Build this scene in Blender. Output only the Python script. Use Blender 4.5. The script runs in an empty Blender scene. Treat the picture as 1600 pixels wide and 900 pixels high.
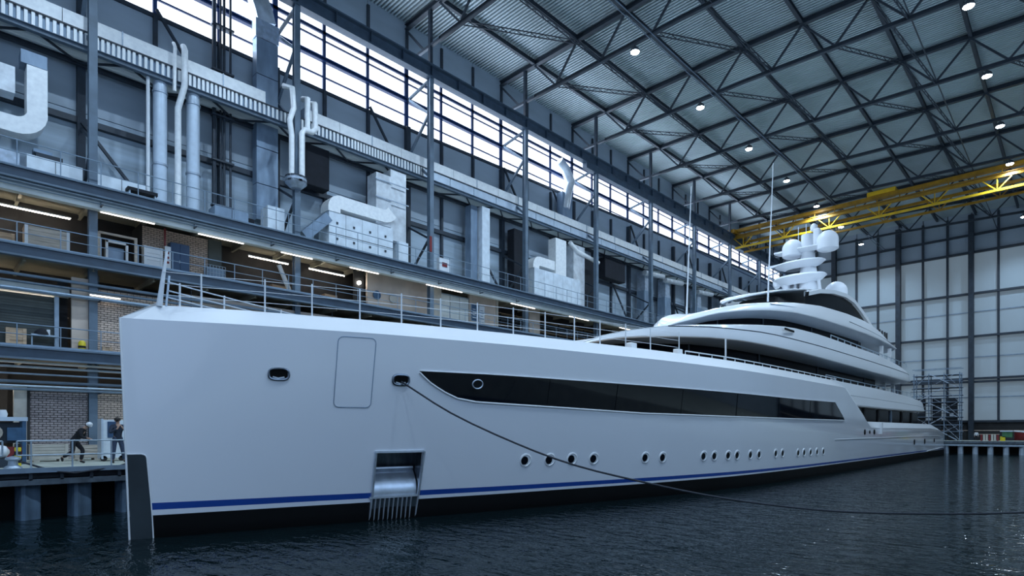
import bpy, bmesh, math, random
from mathutils import Vector, Matrix
random.seed(7)
SC = bpy.context.scene
COL = SC.collection
PI = math.pi
# ------------------------------------------------------------------ camera
TH = math.atan2(887, 908)                       # angle between view direction and the hall's long axis (+X)
cam = bpy.data.cameras.new('camera'); cam.sensor_width = 36; cam.lens = 36*908/1600
cam.shift_y = 222/1600; cam.clip_end = 400; cam.clip_start = .1
co = bpy.data.objects.new('camera', cam); COL.objects.link(co)
co.location = (0, 0, 3.1); co.rotation_euler = (PI/2, 0, TH-PI/2); SC.camera = co
# ------------------------------------------------------------------ world, exposure, daylight
w = bpy.data.worlds.new('world'); SC.world = w; w.use_nodes = True
bg = w.node_tree.nodes['Background']; bg.inputs[0].default_value = (.25, .42, .75, 1); bg.inputs[1].default_value = .35
SC.view_settings.view_transform = 'Standard'; SC.view_settings.look = 'None'
SC.view_settings.exposure = 0.16; SC.view_settings.gamma = 1.0; SC.view_settings.use_curve_mapping = False
SC.cycles.max_bounces = 6; SC.cycles.diffuse_bounces = 3; SC.cycles.glossy_bounces = 3
SC.cycles.sample_clamp_indirect = 4.0

def area(name, loc, rot, sx, sy, power, color):
    l = bpy.data.lights.new(name, 'AREA'); l.shape = 'RECTANGLE'; l.size = sx; l.size_y = sy
    l.energy = power; l.color = color
    o = bpy.data.objects.new(name, l); COL.objects.link(o); o.location = loc; o.rotation_euler = rot
    return o
DAY = (.55, .73, 1.0)
# daylight through the glazing of the wall on the camera's side, the open door behind the camera, and the strip windows
area('daylight_right_glazing', (10, -14.6, 21), (PI/2, 0, 0), 60, 14, 3200, (.44, .66, 1.0))
area('daylight_open_door', (-11.3, 5, 12), (0, -PI/2, 0), 18, 30, 700, DAY)
area('daylight_strip_windows', (48, 35.9, 28.2), (-PI/2, 0, 0), 104, 4.2, 4200, DAY)

# ------------------------------------------------------------------ materials
M = {}
def mat(name, color, rough=.6, metal=0., var=.0, scale=3., emit=None, estr=0., bump=0., bscale=20., spec=.5, coat=0., stretch=None):
    m = bpy.data.materials.new(name); m.use_nodes = True
    nt = m.node_tree; b = nt.nodes['Principled BSDF']
    b.inputs['Roughness'].default_value = rough; b.inputs['Metallic'].default_value = metal
    b.inputs['Specular IOR Level'].default_value = spec
    b.inputs['Coat Weight'].default_value = coat; b.inputs['Coat Roughness'].default_value = .08
    b.inputs['Base Color'].default_value = (*color, 1)
    tc = nt.nodes.new('ShaderNodeTexCoord'); mp = nt.nodes.new('ShaderNodeMapping')
    nt.links.new(tc.outputs['Object'], mp.inputs[0])
    if stretch: mp.inputs['Scale'].default_value = stretch
    if var:
        n = nt.nodes.new('ShaderNodeTexNoise'); n.inputs['Scale'].default_value = scale; n.inputs['Detail'].default_value = 4
        nt.links.new(mp.outputs[0], n.inputs['Vector'])
        r = nt.nodes.new('ShaderNodeValToRGB')
        lo = [max(0, c*(1-var)) for c in color]; hi = [min(1, c*(1+var)) for c in color]
        r.color_ramp.elements[0].position = .3; r.color_ramp.elements[1].position = .7
        r.color_ramp.elements[0].color = (*lo, 1); r.color_ramp.elements[1].color = (*hi, 1)
        nt.links.new(n.outputs['Fac'], r.inputs[0]); nt.links.new(r.outputs[0], b.inputs['Base Color'])
    if bump:
        n2 = nt.nodes.new('ShaderNodeTexNoise'); n2.inputs['Scale'].default_value = bscale
        nt.links.new(mp.outputs[0], n2.inputs['Vector'])
        bp = nt.nodes.new('ShaderNodeBump'); bp.inputs['Strength'].default_value = bump
        nt.links.new(n2.outputs['Fac'], bp.inputs['Height']); nt.links.new(bp.outputs[0], b.inputs['Normal'])
    if emit:
        b.inputs['Emission Color'].default_value = (*emit, 1); b.inputs['Emission Strength'].default_value = estr
    M[name] = m; return m
mat('steel_blue', (.115, .165, .22), .5, .0, .2, 1.5)
mat('steel_dark', (.026, .038, .055), .5, 0, .25, 2)
mat('steel_roof', (.032, .045, .062), .55, 0, .2, 1)
mat('beam_blue', (.055, .088, .13), .45, 0, .2, 2)
mat('gallery_beam', (.028, .052, .085), .4, 0, .2, 2)
mat('window_blue', (.012, .04, .14), .4, 0, .1, 2)  # blue of the frames strengthened to carry the glow around the panes
mat('wall_panel', (.36, .43, .50), .55, 0, .12, .8, stretch=(.3, 1, 1))
mat('wall_panel_low', (.38, .47, .55), .5, 0, .25, .6, stretch=(.2, 1, 3))
mat('roof_deck', (.46, .55, .58), .5, .0, .1, .3)
mat('glazing', (.8, .88, 1), .3, 0, emit=(.84, .91, 1.0), estr=2.1)
mat('glazing_right', (.8, .88, 1), .3, 0, emit=DAY, estr=.15)
mat('silver_duct', (.74, .79, .84), .32, .45, .2, 2, bump=.25, bscale=6)
mat('foil_bright', (.90, .93, .95), .42, .12, .08, 5, bump=.25, bscale=7)
mat('galvanised', (.42, .50, .60), .45, .5, .2, 4)
mat('ahu_white', (.72, .80, .87), .45, .1, .12, 2)
mat('duct_grey', (.22, .30, .40), .45, .3, .2, 2, stretch=(1, 1, .4))
mat('pipe_pale', (.55, .65, .76), .4, .2, .1, 2)
mat('black_sheet', (.008, .011, .018), .85, 0, .3, 2)
mat('rail_grey', (.23, .31, .40), .45, .3, .1, 4)
mat('rail_galv', (.38, .47, .55), .4, .4, .1, 4)
mat('soffit', (.44, .42, .34), .8, 0, .2, 1)
mat('soffit_pale', (.74, .78, .76), .7, 0, .15, 1)
mat('concrete', (.40, .43, .38), .85, 0, .22, 1.4, bump=.1)
mat('quay_steel', (.10, .13, .16), .6, .1, .35, 3)
mat('pile_steel', (.13, .20, .28), .55, .1, .45, 2.5, stretch=(1, 1, .3))
mat('brick', (.62, .49, .40), .9, 0, .22, 9)
mat('brick_grey', (.34, .30, .30), .9, 0, .25, 9)
mat('mortar', (.05, .045, .045), .95, 0, .2, 10)
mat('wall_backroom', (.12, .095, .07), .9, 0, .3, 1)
mat('deck_groove_shade', (.02, .028, .034), .8)  # near-black strips paint the shade into the deck grooves
mat('wall_warm', (.60, .50, .42), .8, 0, .12, 1)
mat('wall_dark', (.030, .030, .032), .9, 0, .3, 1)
mat('shutter', (.085, .10, .095), .6, .1, .2, 1)
mat('wood', (.50, .36, .24), .7, 0, .3, 6, stretch=(.4, 3, 3))
mat('wood_pale', (.55, .49, .42), .75, 0, .2, 5, stretch=(.4, 3, 3))
mat('white_paint', (.72, .76, .80), .45, 0, .05, 2)
mat('cream', (.55, .52, .46), .6, 0, .1, 3)
mat('locker_blue', (.03, .075, .16), .5, 0, .1, 3)
mat('machine_blue', (.04, .10, .19), .4, 0, .2, 4)
mat('red', (.20, .02, .022), .45, 0, .1, 4)
mat('yellow', (.75, .60, .02), .5, 0, .08, 4)
mat('crane_yellow', (.33, .17, .005), .5, 0, .22, 1.5)
mat('crane_bright', (.72, .44, .012), .45, 0, .15, 1.5)
mat('green', (.05, .16, .07), .5, 0, .2, 4)
mat('tube_light', (1, 1, 1), .4, emit=(1.0, .88, .72), estr=30)
mat('tube_soft', (1, 1, 1), .4, emit=(1.0, .92, .80), estr=3.5)
mat('lamp_face', (1, 1, 1), .4, emit=(.86, .95, 1.0), estr=60)
mat('bulb_warm', (1, 1, 1), .4, emit=(1.0, .95, .85), estr=14)
mat('lamp_body', (.10, .12, .14), .5, .4)
mat('hull_white', (.79, .82, .87), .35, 0, .01, .25, coat=1.0)
M['hull_white'].node_tree.nodes['Principled BSDF'].inputs['Coat IOR'].default_value = 1.6
mat('super_white', (.84, .86, .88), .25, 0, .01, .3, coat=.3)
mat('hull_blue', (.012, .06, .30), .25, 0, .05, 1, coat=.3)
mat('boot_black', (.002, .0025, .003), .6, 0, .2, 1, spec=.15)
mat('bow_plate', (.030, .042, .050), .45, .1, .25, .8)
mat('glass_dark', (.002, .004, .008), .05, 0, spec=.3)
mat('cabin_glass', (.002, .003, .005), .2, 0, spec=.02)
mat('stainless', (.62, .68, .76), .34, .75, .15, 3)
mat('stainless_dark', (.20, .23, .27), .3, 1.0, .4, 2, stretch=(2, 2, .5))
mat('rope', (.03, .035, .045), .9, 0, .3, 30)
mat('skin', (.48, .30, .22), .6)
mat('cloth_black', (.012, .013, .018), .9, 0, .3, 12)
mat('cloth_navy', (.025, .035, .06), .9, 0, .3, 12)
mat('denim', (.04, .06, .11), .9, 0, .3, 20)
mat('hair', (.02, .015, .012), .7)
mat('rubber', (.01, .01, .012), .7)
mat('mast_white', (.82, .85, .90), .4, 0, .02, 1)
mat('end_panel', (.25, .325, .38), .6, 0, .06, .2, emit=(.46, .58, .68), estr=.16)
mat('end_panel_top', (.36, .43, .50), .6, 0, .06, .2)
mat('tier_soffit_shade', (.17, .21, .26), .4, 0, .1, .5)  # shade under the white tiers, put into the soffit colour
mat('teak', (.30, .20, .12), .7, 0, .2, 8)
m = mat('translucent_sheet', (.85, .9, .88), .6); nt = m.node_tree     # pale polycarbonate floor of the high walkway
tr_ = nt.nodes.new('ShaderNodeBsdfTranslucent'); tr_.inputs[0].default_value = (.85, .92, .90, 1); mx = nt.nodes.new('ShaderNodeMixShader'); mx.inputs[0].default_value = .6
nt.links.new(nt.nodes['Principled BSDF'].outputs[0], mx.inputs[1]); nt.links.new(tr_.outputs[0], mx.inputs[2]); nt.links.new(mx.outputs[0], nt.nodes['Material Output'].inputs[0])
# water: dark, glossy, ripples of two sizes
m = bpy.data.materials.new('water'); m.use_nodes = True; nt = m.node_tree; b = nt.nodes['Principled BSDF']
b.inputs['Base Color'].default_value = (.004, .010, .012, 1); b.inputs['Roughness'].default_value = .03; b.inputs['IOR'].default_value = 1.33
tc = nt.nodes.new('ShaderNodeTexCoord'); mp = nt.nodes.new('ShaderNodeMapping'); mp.inputs['Rotation'].default_value = (0, 0, -.55); mp.inputs['Scale'].default_value = (1, .45, 1)
nt.links.new(tc.outputs['Object'], mp.inputs[0])
n1 = nt.nodes.new('ShaderNodeTexNoise'); n1.inputs['Scale'].default_value = 2.6; n1.inputs['Detail'].default_value = 3; n1.inputs['Distortion'].default_value = .6
n2 = nt.nodes.new('ShaderNodeTexNoise'); n2.inputs['Scale'].default_value = 8; n2.inputs['Detail'].default_value = 2
for n in (n1, n2): nt.links.new(mp.outputs[0], n.inputs['Vector'])
ad = nt.nodes.new('ShaderNodeMath'); ad.operation = 'MULTIPLY_ADD'; ad.inputs[1].default_value = .22
nt.links.new(n2.outputs['Fac'], ad.inputs[0]); nt.links.new(n1.outputs['Fac'], ad.inputs[2])
bp = nt.nodes.new('ShaderNodeBump'); bp.inputs['Strength'].default_value = .42; bp.inputs['Distance'].default_value = .16
b.inputs['Specular IOR Level'].default_value = .13
nt.links.new(ad.outputs[0], bp.inputs['Height']); nt.links.new(bp.outputs[0], b.inputs['Normal']); M['water'] = m

# ------------------------------------------------------------------ builders
ORG = {}
class MB:
    def __init__(s): s.v = []; s.f = []
    def quad(s, a, b, c, d):
        n = len(s.v); s.v += [tuple(a), tuple(b), tuple(c), tuple(d)]; s.f.append((n, n+1, n+2, n+3)); return s
    def box(s, x0, x1, y0, y1, z0, z1):
        n = len(s.v)
        s.v += [(x0,y0,z0),(x1,y0,z0),(x1,y1,z0),(x0,y1,z0),(x0,y0,z1),(x1,y0,z1),(x1,y1,z1),(x0,y1,z1)]
        s.f += [tuple(n+i for i in q) for q in ((0,3,2,1),(4,5,6,7),(0,1,5,4),(1,2,6,5),(2,3,7,6),(3,0,4,7))]; return s
    def bar(s, p, q, a=.1, b=None, up=(0,0,1)):
        b = a if b is None else b
        p = Vector(p); q = Vector(q); d = (q-p).normalized(); u = Vector(up)
        if abs(d.dot(u)) > .98: u = Vector((0,1,0))
        r = d.cross(u).normalized(); u = r.cross(d).normalized(); n = len(s.v)
        for e in (p, q):
            for i, j in ((-1,-1),(1,-1),(1,1),(-1,1)): s.v.append(tuple(e+r*(i*a/2)+u*(j*b/2)))
        s.f += [tuple(n+i for i in k) for k in ((0,3,2,1),(4,5,6,7),(0,1,5,4),(1,2,6,5),(2,3,7,6),(3,0,4,7))]; return s
    def ibeam(s, p, q, w=.2, h=.3, t=.03):
        p = Vector(p); q = Vector(q); d = (q-p).normalized(); u = Vector((0,0,1))
        if abs(d.dot(u)) > .98: u = Vector((0,1,0))
        r = d.cross(u).normalized(); u = r.cross(d).normalized()
        s.bar(p+u*(h/2-t/2), q+u*(h/2-t/2), w, t, u); s.bar(p-u*(h/2-t/2), q-u*(h/2-t/2), w, t, u); s.bar(p, q, t, h-2*t, u); return s
    def tube(s, pts, r=.05, n=8, cap=True):
        pts = [Vector(p) for p in pts]; R = r if isinstance(r, (list, tuple)) else [r]*len(pts)
        base = len(s.v); pu = None
        for i, p in enumerate(pts):
            d = (pts[min(i+1, len(pts)-1)]-pts[max(i-1, 0)]).normalized()
            u = pu if pu is not None else (Vector((0,0,1)) if abs(d.z) < .9 else Vector((1,0,0)))
            u = (u-d*u.dot(d)).normalized(); pu = u; v = d.cross(u)
            for k in range(n):
                a = 2*PI*k/n; s.v.append(tuple(p+(u*math.cos(a)+v*math.sin(a))*R[i]))
        for i in range(len(pts)-1):
            for k in range(n):
                k2 = (k+1) % n; s.f.append((base+i*n+k, base+i*n+k2, base+(i+1)*n+k2, base+(i+1)*n+k))
        if cap:
            s.f.append(tuple(base+k for k in reversed(range(n)))); e = base+(len(pts)-1)*n; s.f.append(tuple(e+k for k in range(n)))
        return s
    def lathe(s, c, prof, n=20, axis=(0,0,1)):
        ax = Vector(axis).normalized(); u = Vector((1,0,0)) if abs(ax.x) < .9 else Vector((0,1,0))
        u = (u-ax*u.dot(ax)).normalized(); v = ax.cross(u); base = len(s.v); c = Vector(c)
        for r, h in prof:
            for k in range(n):
                a = 2*PI*k/n; s.v.append(tuple(c+ax*h+(u*math.cos(a)+v*math.sin(a))*r))
        for i in range(len(prof)-1):
            for k in range(n):
                k2 = (k+1) % n; s.f.append((base+i*n+k, base+i*n+k2, base+(i+1)*n+k2, base+(i+1)*n+k))
        s.f.append(tuple(base+k for k in reversed(range(n)))); e = base+(len(prof)-1)*n; s.f.append(tuple(e+k for k in range(n)))
        return s
    def grid(s, rows, skip=None):
        base = len(s.v); m = len(rows[0])
        for r in rows: s.v += [tuple(p) for p in r]
        for i in range(len(rows)-1):
            for j in range(m-1):
                if skip and skip(i, j): continue
                s.f.append((base+i*m+j, base+i*m+j+1, base+(i+1)*m+j+1, base+(i+1)*m+j))
        return s
    def sect_path(s, pts, wx, h):
        """rectangular duct swept along points: wx wide (horizontal, across), h deep"""
        return s
    def build(s, name, material, parent=None, smooth=False, bevel=0., sharp=None):
        me = bpy.data.meshes.new(name)
        if parent is None:
            xs = [p[0] for p in s.v]; ys = [p[1] for p in s.v]; zs = [p[2] for p in s.v]
            o0 = Vector(((min(xs)+max(xs))/2, (min(ys)+max(ys))/2, min(zs)))
        else: o0 = ORG[parent.name]
        me.from_pydata([tuple(Vector(p)-o0) for p in s.v], [], s.f); me.validate(); me.update()
        bm = bmesh.new(); bm.from_mesh(me); bmesh.ops.remove_doubles(bm, verts=bm.verts, dist=1e-4)
        bmesh.ops.recalc_face_normals(bm, faces=bm.faces); bm.to_mesh(me); bm.free()
        if smooth:
            me.shade_smooth(); me.set_sharp_from_angle(angle=math.radians(sharp or 38))
        me.materials.append(M[material])
        o = bpy.data.objects.new(name, me); COL.objects.link(o)
        if parent is None: o.location = o0
        else: o.parent = parent
        ORG[o.name] = o0
        if bevel:
            md = o.modifiers.new('bevel', 'BEVEL'); md.width = bevel; md.segments = 2; md.limit_method = 'ANGLE'
        return o
def tag(o, label, cat, group=None, kind=None):
    o['label'] = label; o['category'] = cat
    if group: o['group'] = group
    if kind: o['kind'] = kind
    return o
def empty(name, loc, label, cat, group=None, kind=None):
    o = bpy.data.objects.new(name, None); COL.objects.link(o); o.location = loc; o.empty_display_size = .3
    ORG[o.name] = Vector(loc); return tag(o, label, cat, group, kind)
def share(src, name, parent, delta):
    """another piece of the same mesh, moved by delta, under parent"""
    o = src.copy(); o.name = name; COL.objects.link(o); o.parent = parent
    o.location = Vector(src.location)+Vector(delta); ORG[o.name] = ORG[parent.name]; return o
def copy_tree(root, delta, label, group=None):
    def rec(o, par):
        c = o.copy(); COL.objects.link(c); ORG[c.name] = ORG[o.name]+Vector(delta)
        if par is not None: c.parent = par
        for ch in [x for x in list(o.children)]: rec(ch, c)
        return c
    c = rec(root, None); c.location = root.location+Vector(delta); c['label'] = label
    if group: c['group'] = group
    return c
def lerp(xs, ys, x):
    if x <= xs[0]: return ys[0]
    for i in range(len(xs)-1):
        if x <= xs[i+1]: return ys[i]+(ys[i+1]-ys[i])*(x-xs[i])/(xs[i+1]-xs[i])
    return ys[-1]
NEARCOL = ['hidden column left of the view','first column from the left','second column','third column','fourth column','fifth column','sixth column','seventh column','eighth column','ninth column','last column before the end wall']
ORDN = ['first','second','third','fourth','fifth','sixth','seventh','eighth','ninth','tenth','eleventh','twelfth']
CX = [5.8+10*k for k in range(-1, 10)]          # column lines along the hall
YC, YW, XE = 33.4, 36.4, 103.0                  # columns, outer wall, end wall
G1, G2, G3 = 6.65, 11.05, 14.35                 # floor levels of the three galleries
QZ = 1.78                                       # quay level

# ------------------------------------------------------------------ SETTING: water
mb = MB(); mb.quad((-14, -18, 0), (XE, -18, 0), (XE, 40, 0), (-14, 40, 0))
tag(mb.build('dock_water', 'water'), 'dark rippled dock water around the yacht', 'water', kind='structure')

# ------------------------------------------------------------------ ceiling: corrugated deck, trusses, purlins
def ZR(y): return 0 if y > 19 else -.04*(19-y)
rf = empty('ceiling', (45, 10, 33.7), 'grey-blue corrugated steel roof deck over the whole hall', 'ceiling', kind='structure')
mb = MB(); P = .28
xs = []; x = -12.
while x < XE:
    xs += [(x, .16), (x+.01, 0), (x+.14, 0), (x+.15, .16)]; x += P
ysr = [YW+.3, 27, 19, 0, -16]
mb.grid([[(x, y, 33.78+ZR(y)+h) for x, h in xs] for y in ysr])
o = mb.build('roof_deck_sheet', 'roof_deck', rf); o['kind'] = 'stuff'
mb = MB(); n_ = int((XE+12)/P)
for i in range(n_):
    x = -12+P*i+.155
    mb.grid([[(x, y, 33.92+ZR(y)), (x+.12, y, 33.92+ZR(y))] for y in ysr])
o = mb.build('deck_groove_shade', 'deck_groove_shade', rf); o['kind'] = 'stuff'
for j in range(12):
    y = 32.3-4.4*j
    if y < -15: break
    MB().ibeam((-12, y, 33.5+ZR(y)), (XE, y, 33.5+ZR(y)), .24, .34).build('purlin', 'steel_roof', rf)
MB().tube([(-12, 21.5, 30.5), (XE, 21.5, 30.5)], .035, 6).tube([(-12, 21.15, 30.5), (XE, 21.15, 30.5)], .035, 6).build('cable_rail', 'steel_blue', rf)
MB().tube([(-12, 8, 30.4), (XE, 8, 30.4)], .045, 6).build('cable_rail', 'steel_roof', rf)
proto = None
for k, x in enumerate(CX):
    lab = 'dark steel roof truss crossing the hall above the %s' % NEARCOL[k]
    if proto: copy_tree(proto, (x-CX[0], 0, 0), lab); continue
    t = empty('roof_truss', (x, 10, 30.5), lab, 'truss', 'roof trusses', 'structure')
    mb = MB(); mb.ibeam((x, YW, 33.45), (x, 19, 33.45), .34, .36); mb.ibeam((x, 19, 33.45), (x, -16, 33.45+ZR(-16)), .34, .36); mb.build('top_chord', 'steel_roof', t)
    mb = MB(); mb.ibeam((x, 32.3, 30.72), (x, 19, 30.72), .26, .26); mb.ibeam((x, 19, 30.72), (x, -16, 30.72+ZR(-16)), .26, .26); mb.build('bottom_chord', 'steel_roof', t)
    for j in range(11):
        ya, yb, yc = 32.3-4.4*j, 30.1-4.4*j, 27.9-4.4*j
        if yc < -16: break
        MB().bar((x, ya, 33.3+ZR(ya)), (x, yb, 30.8+ZR(yb)), .13).build('web_bar', 'steel_roof', t)
        MB().bar((x, yb, 30.8+ZR(yb)), (x, yc, 33.3+ZR(yc)), .13).build('web_bar', 'steel_roof', t)
    MB().bar((x, YW-.1, 30.72), (x, 32.3, 30.72), .2).bar((x, YW-.1, 33.2), (x, 34.2, 30.8), .14).build('end_bracket', 'steel_roof', t)
    proto = t
# lattice braces running between neighbouring trusses
bp_ = None
for k in range(len(CX)-1):
    x = CX[k]
    lab = 'lattice roof braces running back from above the %s' % NEARCOL[k]
    if bp_: copy_tree(bp_, (x-CX[0], 0, 0), lab); continue
    t = empty('roof_brace', (x+5, 15, 31), lab, 'brace', 'roof braces', 'structure')
    for y0 in (30.1, 21.3, 12.5, 3.7):
        for s, (pa, pb) in enumerate((((x, y0, 30.8+ZR(y0)), (x+10, y0-2.2, 33.2+ZR(y0-2.2))), ((x, y0-2.2, 33.2+ZR(y0-2.2)), (x+10, y0-4.4, 30.8+ZR(y0-4.4))))):
            a, b = Vector(pa), Vector(pb); mb = MB(); off = Vector((0, 0, .14))
            mb.bar(a+off, b+off, .06); mb.bar(a-off, b-off, .06)
            for q in range(16):
                u, v = a.lerp(b, q/16), a.lerp(b, (q+1)/16)
                mb.bar(u+off*(1 if q % 2 else -1), v+off*(-1 if q % 2 else 1), .035)
            mb.build('lattice_bar', 'steel_roof', t)
    bp_ = t

# high-bay lamps hung from the trusses
def lamp(x, y, label):
    t = empty('high_bay_lamp', (x, y, 30.05+ZR(y)), label, 'lamp', 'high bay lamps under the roof')
    z = 30.05+ZR(y)
    MB().lathe((x, y, z), [(.30, .02), (.34, .06), (.28, .25), (.10, .42)], 16).build('lamp_housing', 'lamp_body', t, True)
    MB().lathe((x, y, z), [(.27, -.02), (.30, .015)], 16).build('lamp_lens', 'lamp_face', t, True)
    MB().bar((x, y, z+.4), (x, y, z+.68), .03).build('hanger', 'steel_dark', t)
    l = bpy.data.lights.new('lamp_light', 'SPOT'); l.energy = 4000; l.color = (.60, .79, 1.0); l.spot_size = 2.5; l.spot_blend = .6; l.shadow_soft_size = .3
    lo = bpy.data.objects.new('lamp_light', l); COL.objects.link(lo); lo.parent = t; lo.location = (0, 0, -.12); ORG[lo.name] = ORG[t.name]
    return t
l0 = lamp(35.8, 22.7, 'round high bay lamp of the left row, nearest the camera')
for i in range(1, 7): copy_tree(l0, (10*i, 0, 0), 'round high bay lamp of the left row, %s from the camera' % ORDN[i])
for i in range(6): copy_tree(l0, (10+10*i, 4.95-22.7, ZR(4.95)), 'round high bay lamp of the right row, %s from the camera' % ORDN[i])
for i in range(4): copy_tree(l0, (-10-10*i, 0, 0), 'round high bay lamp hung over the bow in the left row, %s back' % ORDN[i])
for i in range(5): copy_tree(l0, (-10*i, 4.95-22.7, ZR(4.95)), 'round high bay lamp hung over the bow in the right row, %s back' % ORDN[i])

# ------------------------------------------------------------------ left wall: panels, posts, strip windows
wl = empty('wall_left', (45, YW, QZ), 'tall left wall of blue-grey metal panels between steel posts', 'wall', kind='structure')
SILL = lambda x: 25.95+max(0, min(1.6, (x-25)*.025))
SX = [CX[0]-10+10/3*n for n in range(0, 40) if CX[0]-10+10/3*n < XE]
for n, x in enumerate(SX):
    x1 = min(x+10/3, XE)
    MB().box(x+.02, x1-.02, YW, YW+.12, 19.3, SILL(x)-.05).build('panel', 'wall_panel', wl)
    MB().box(x+.02, x1-.02, YW, YW+.12, G3, 19.26).build('panel', 'wall_panel_low', wl)
    MB().box(x+.02, x1-.02, YW-.05, YW+.12, 31.6, 34).build('panel', 'wall_panel', wl)
    big = n % 3 == 0
    MB().box(x-(.17 if big else .1), x+(.17 if big else .1), YW-(.38 if big else .22), YW-.01, G3, 25.9).box(x-.1, x+.1, YW-.2, YW-.06, 31.6, 33.4).build('post', 'steel_dark', wl)
MB().box(-5, XE, YW-.3, YW-.02, 18.6, 18.9).build('girt', 'steel_dark', wl)
MB().bar((-5, YW-.07, 25.84), (25, YW-.07, 25.84), .1, .22).bar((25, YW-.07, 25.84), (89, YW-.07, 27.44), .1, .22).bar((89, YW-.07, 27.44), (XE, YW-.07, 27.44), .1, .22).build('girt', 'steel_dark', wl)
MB().box(-14, XE, YW+.45, YW+.55, 0, 34).build('wall_backing', 'wall_dark', wl)
for n in range(len(SX)//3+1):
    seg = SX[3*n:3*n+3]
    if not seg: break
    wn = empty('window_%d' % (n+1), (seg[0]+5, YW, 25.95), 'bright strip window bay of the left wall just before the %s' % NEARCOL[n] if n < 11 else 'bright strip window bay of the left wall beside the end wall', 'window', 'strip window bays', 'structure')
    for x in seg:
        x1 = min(x+10/3, XE)
        for z0, z1 in ((SILL(x)+.03, 26.80), (26.90, 27.80), (28.10, 29.25), (29.32, 29.72), (29.88, 31.55)):
            z0 = max(z0, SILL(x)+.03)
            if z1-z0 < .05: continue
            MB().box(x+.11, x1-.11, YW+.03, YW+.06, z0, z1).build('pane', 'glazing', wn)
    for i, x in enumerate(seg): MB().box(x-(.16 if i == 0 else .10), x+(.16 if i == 0 else .10), YW-.10, YW+.08, SILL(x)-.05, 31.6).build('mullion', 'window_blue', wn)
    x0, x1 = seg[0], min(seg[-1]+10/3, XE)
    MB().box(x0, x1, YW-.08, YW+.08, 26.78, 26.87).box(x0, x1, YW-.08, YW+.08, 29.24, 29.33).build('transom', 'window_blue', wn)
    MB().box(x0, x1, YW-.25, YW+.08, 27.80, 27.90).box(x0, x1, YW-.25, YW+.08, 28.00, 28.10).box(x0, x1, YW-.1, YW+.08, 27.90, 28.00).build('transom', 'window_blue', wn)
    MB().box(x0, x1, YW-.10, YW+.08, 29.68, 29.9).build('transom', 'window_blue', wn)

# crane runway girder
gd = empty('crane_runway', (45, YC, 28.35), 'deep dark blue runway girder along the top of the left columns', 'girder', kind='structure')
MB().box(-12, XE, YC-.33, YC+.33, 29.2, 29.3).box(-12, XE, YC-.27, YC+.27, 28.35, 28.47).box(-12, XE, YC-.04, YC+.04, 28.47, 29.2).build('beam', 'beam_blue', gd)
MB().box(-12, XE, YC-.06, YC+.06, 29.3, 29.42).build('rail', 'steel_dark', gd)
MB().box(-12, XE, YC+.33, YC+.8, 29.2, 29.26).build('walkway_plate', 'steel_dark', gd)
MB().box(44, XE, YC-.25, YC+.25, 27.8, 28.35).build('service_trunk', 'beam_blue', gd)
for x in [CX[0]+2.5*i for i in range(42)]:
    MB().box(x-.02, x+.02, YC-.25, YC-.04, 28.47, 29.2).build('stiffener', 'beam_blue', gd)

# columns with lattice frames back to the wall
for k, x in enumerate(CX):
    lab = 'tall grey-blue steel post carrying the runway girder, the %s' % NEARCOL[k]
    if k: copy_tree(c0, (x-CX[0], 0, 0), lab); continue
    c0 = t = empty('steel_column', (x, YC, QZ), lab, 'column', 'runway columns along the left wall', 'structure')
    mb = MB(); mb.box(x-.17, x+.17, YC-.18, YC-.15, QZ, 28.35).box(x-.17, x+.17, YC+.15, YC+.18, QZ, 28.35).box(x-.10, x+.10, YC-.15, YC+.15, QZ, 28.35)
    mb.build('shaft', 'steel_blue', t)
    MB().box(x-.12, x+.12, YC-.12, YC+.12, 29.3, 33.3).build('hanger_post', 'steel_dark', t)
    zz = [(27.9, 1), (28.3, 0), (27.9, 1), (25.9, 0), (23.6, 1), (21.4, 0)]
    for (z0, a), (z1, b_) in zip(zz, zz[1:]):
        MB().bar((x, YW-.35 if a else YC+.15, z0), (x, YW-.35 if b_ else YC+.15, z1), .16).build('brace_bar', 'steel_blue', t)
    zz = [(18.3, 1), (16.9, 0), (14.6, 1)]
    for (z0, a), (z1, b_) in zip(zz, zz[1:]):
        MB().bar((x, YW-.35 if a else YC+.15, z0), (x, YW-.35 if b_ else YC+.15, z1), .13).build('brace_bar', 'steel_dark', t)
# crossed bars in front of the panels, wall plane
wb = empty('wall_bracing', (40, YW-.45, 15), 'slanting dark steel bars braced against the left wall panels', 'bracing', kind='structure')
for x in [9.1, 22.4, 35.8, 42.4, 55.8, 69, 79]:
    MB().bar((x, YW-.45, 26.0), (x+2, YW-.45, 23.2), .14).bar((x+2, YW-.45, 23.2), (x+3.3, YW-.45, 23.7), .12).build('slanting_bar', 'steel_dark', wb)
    MB().bar((x-3.3, YW-.45, 18.6), (x+.1, YW-.45, 14.5), .14).build('slanting_bar', 'steel_dark', wb)

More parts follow.
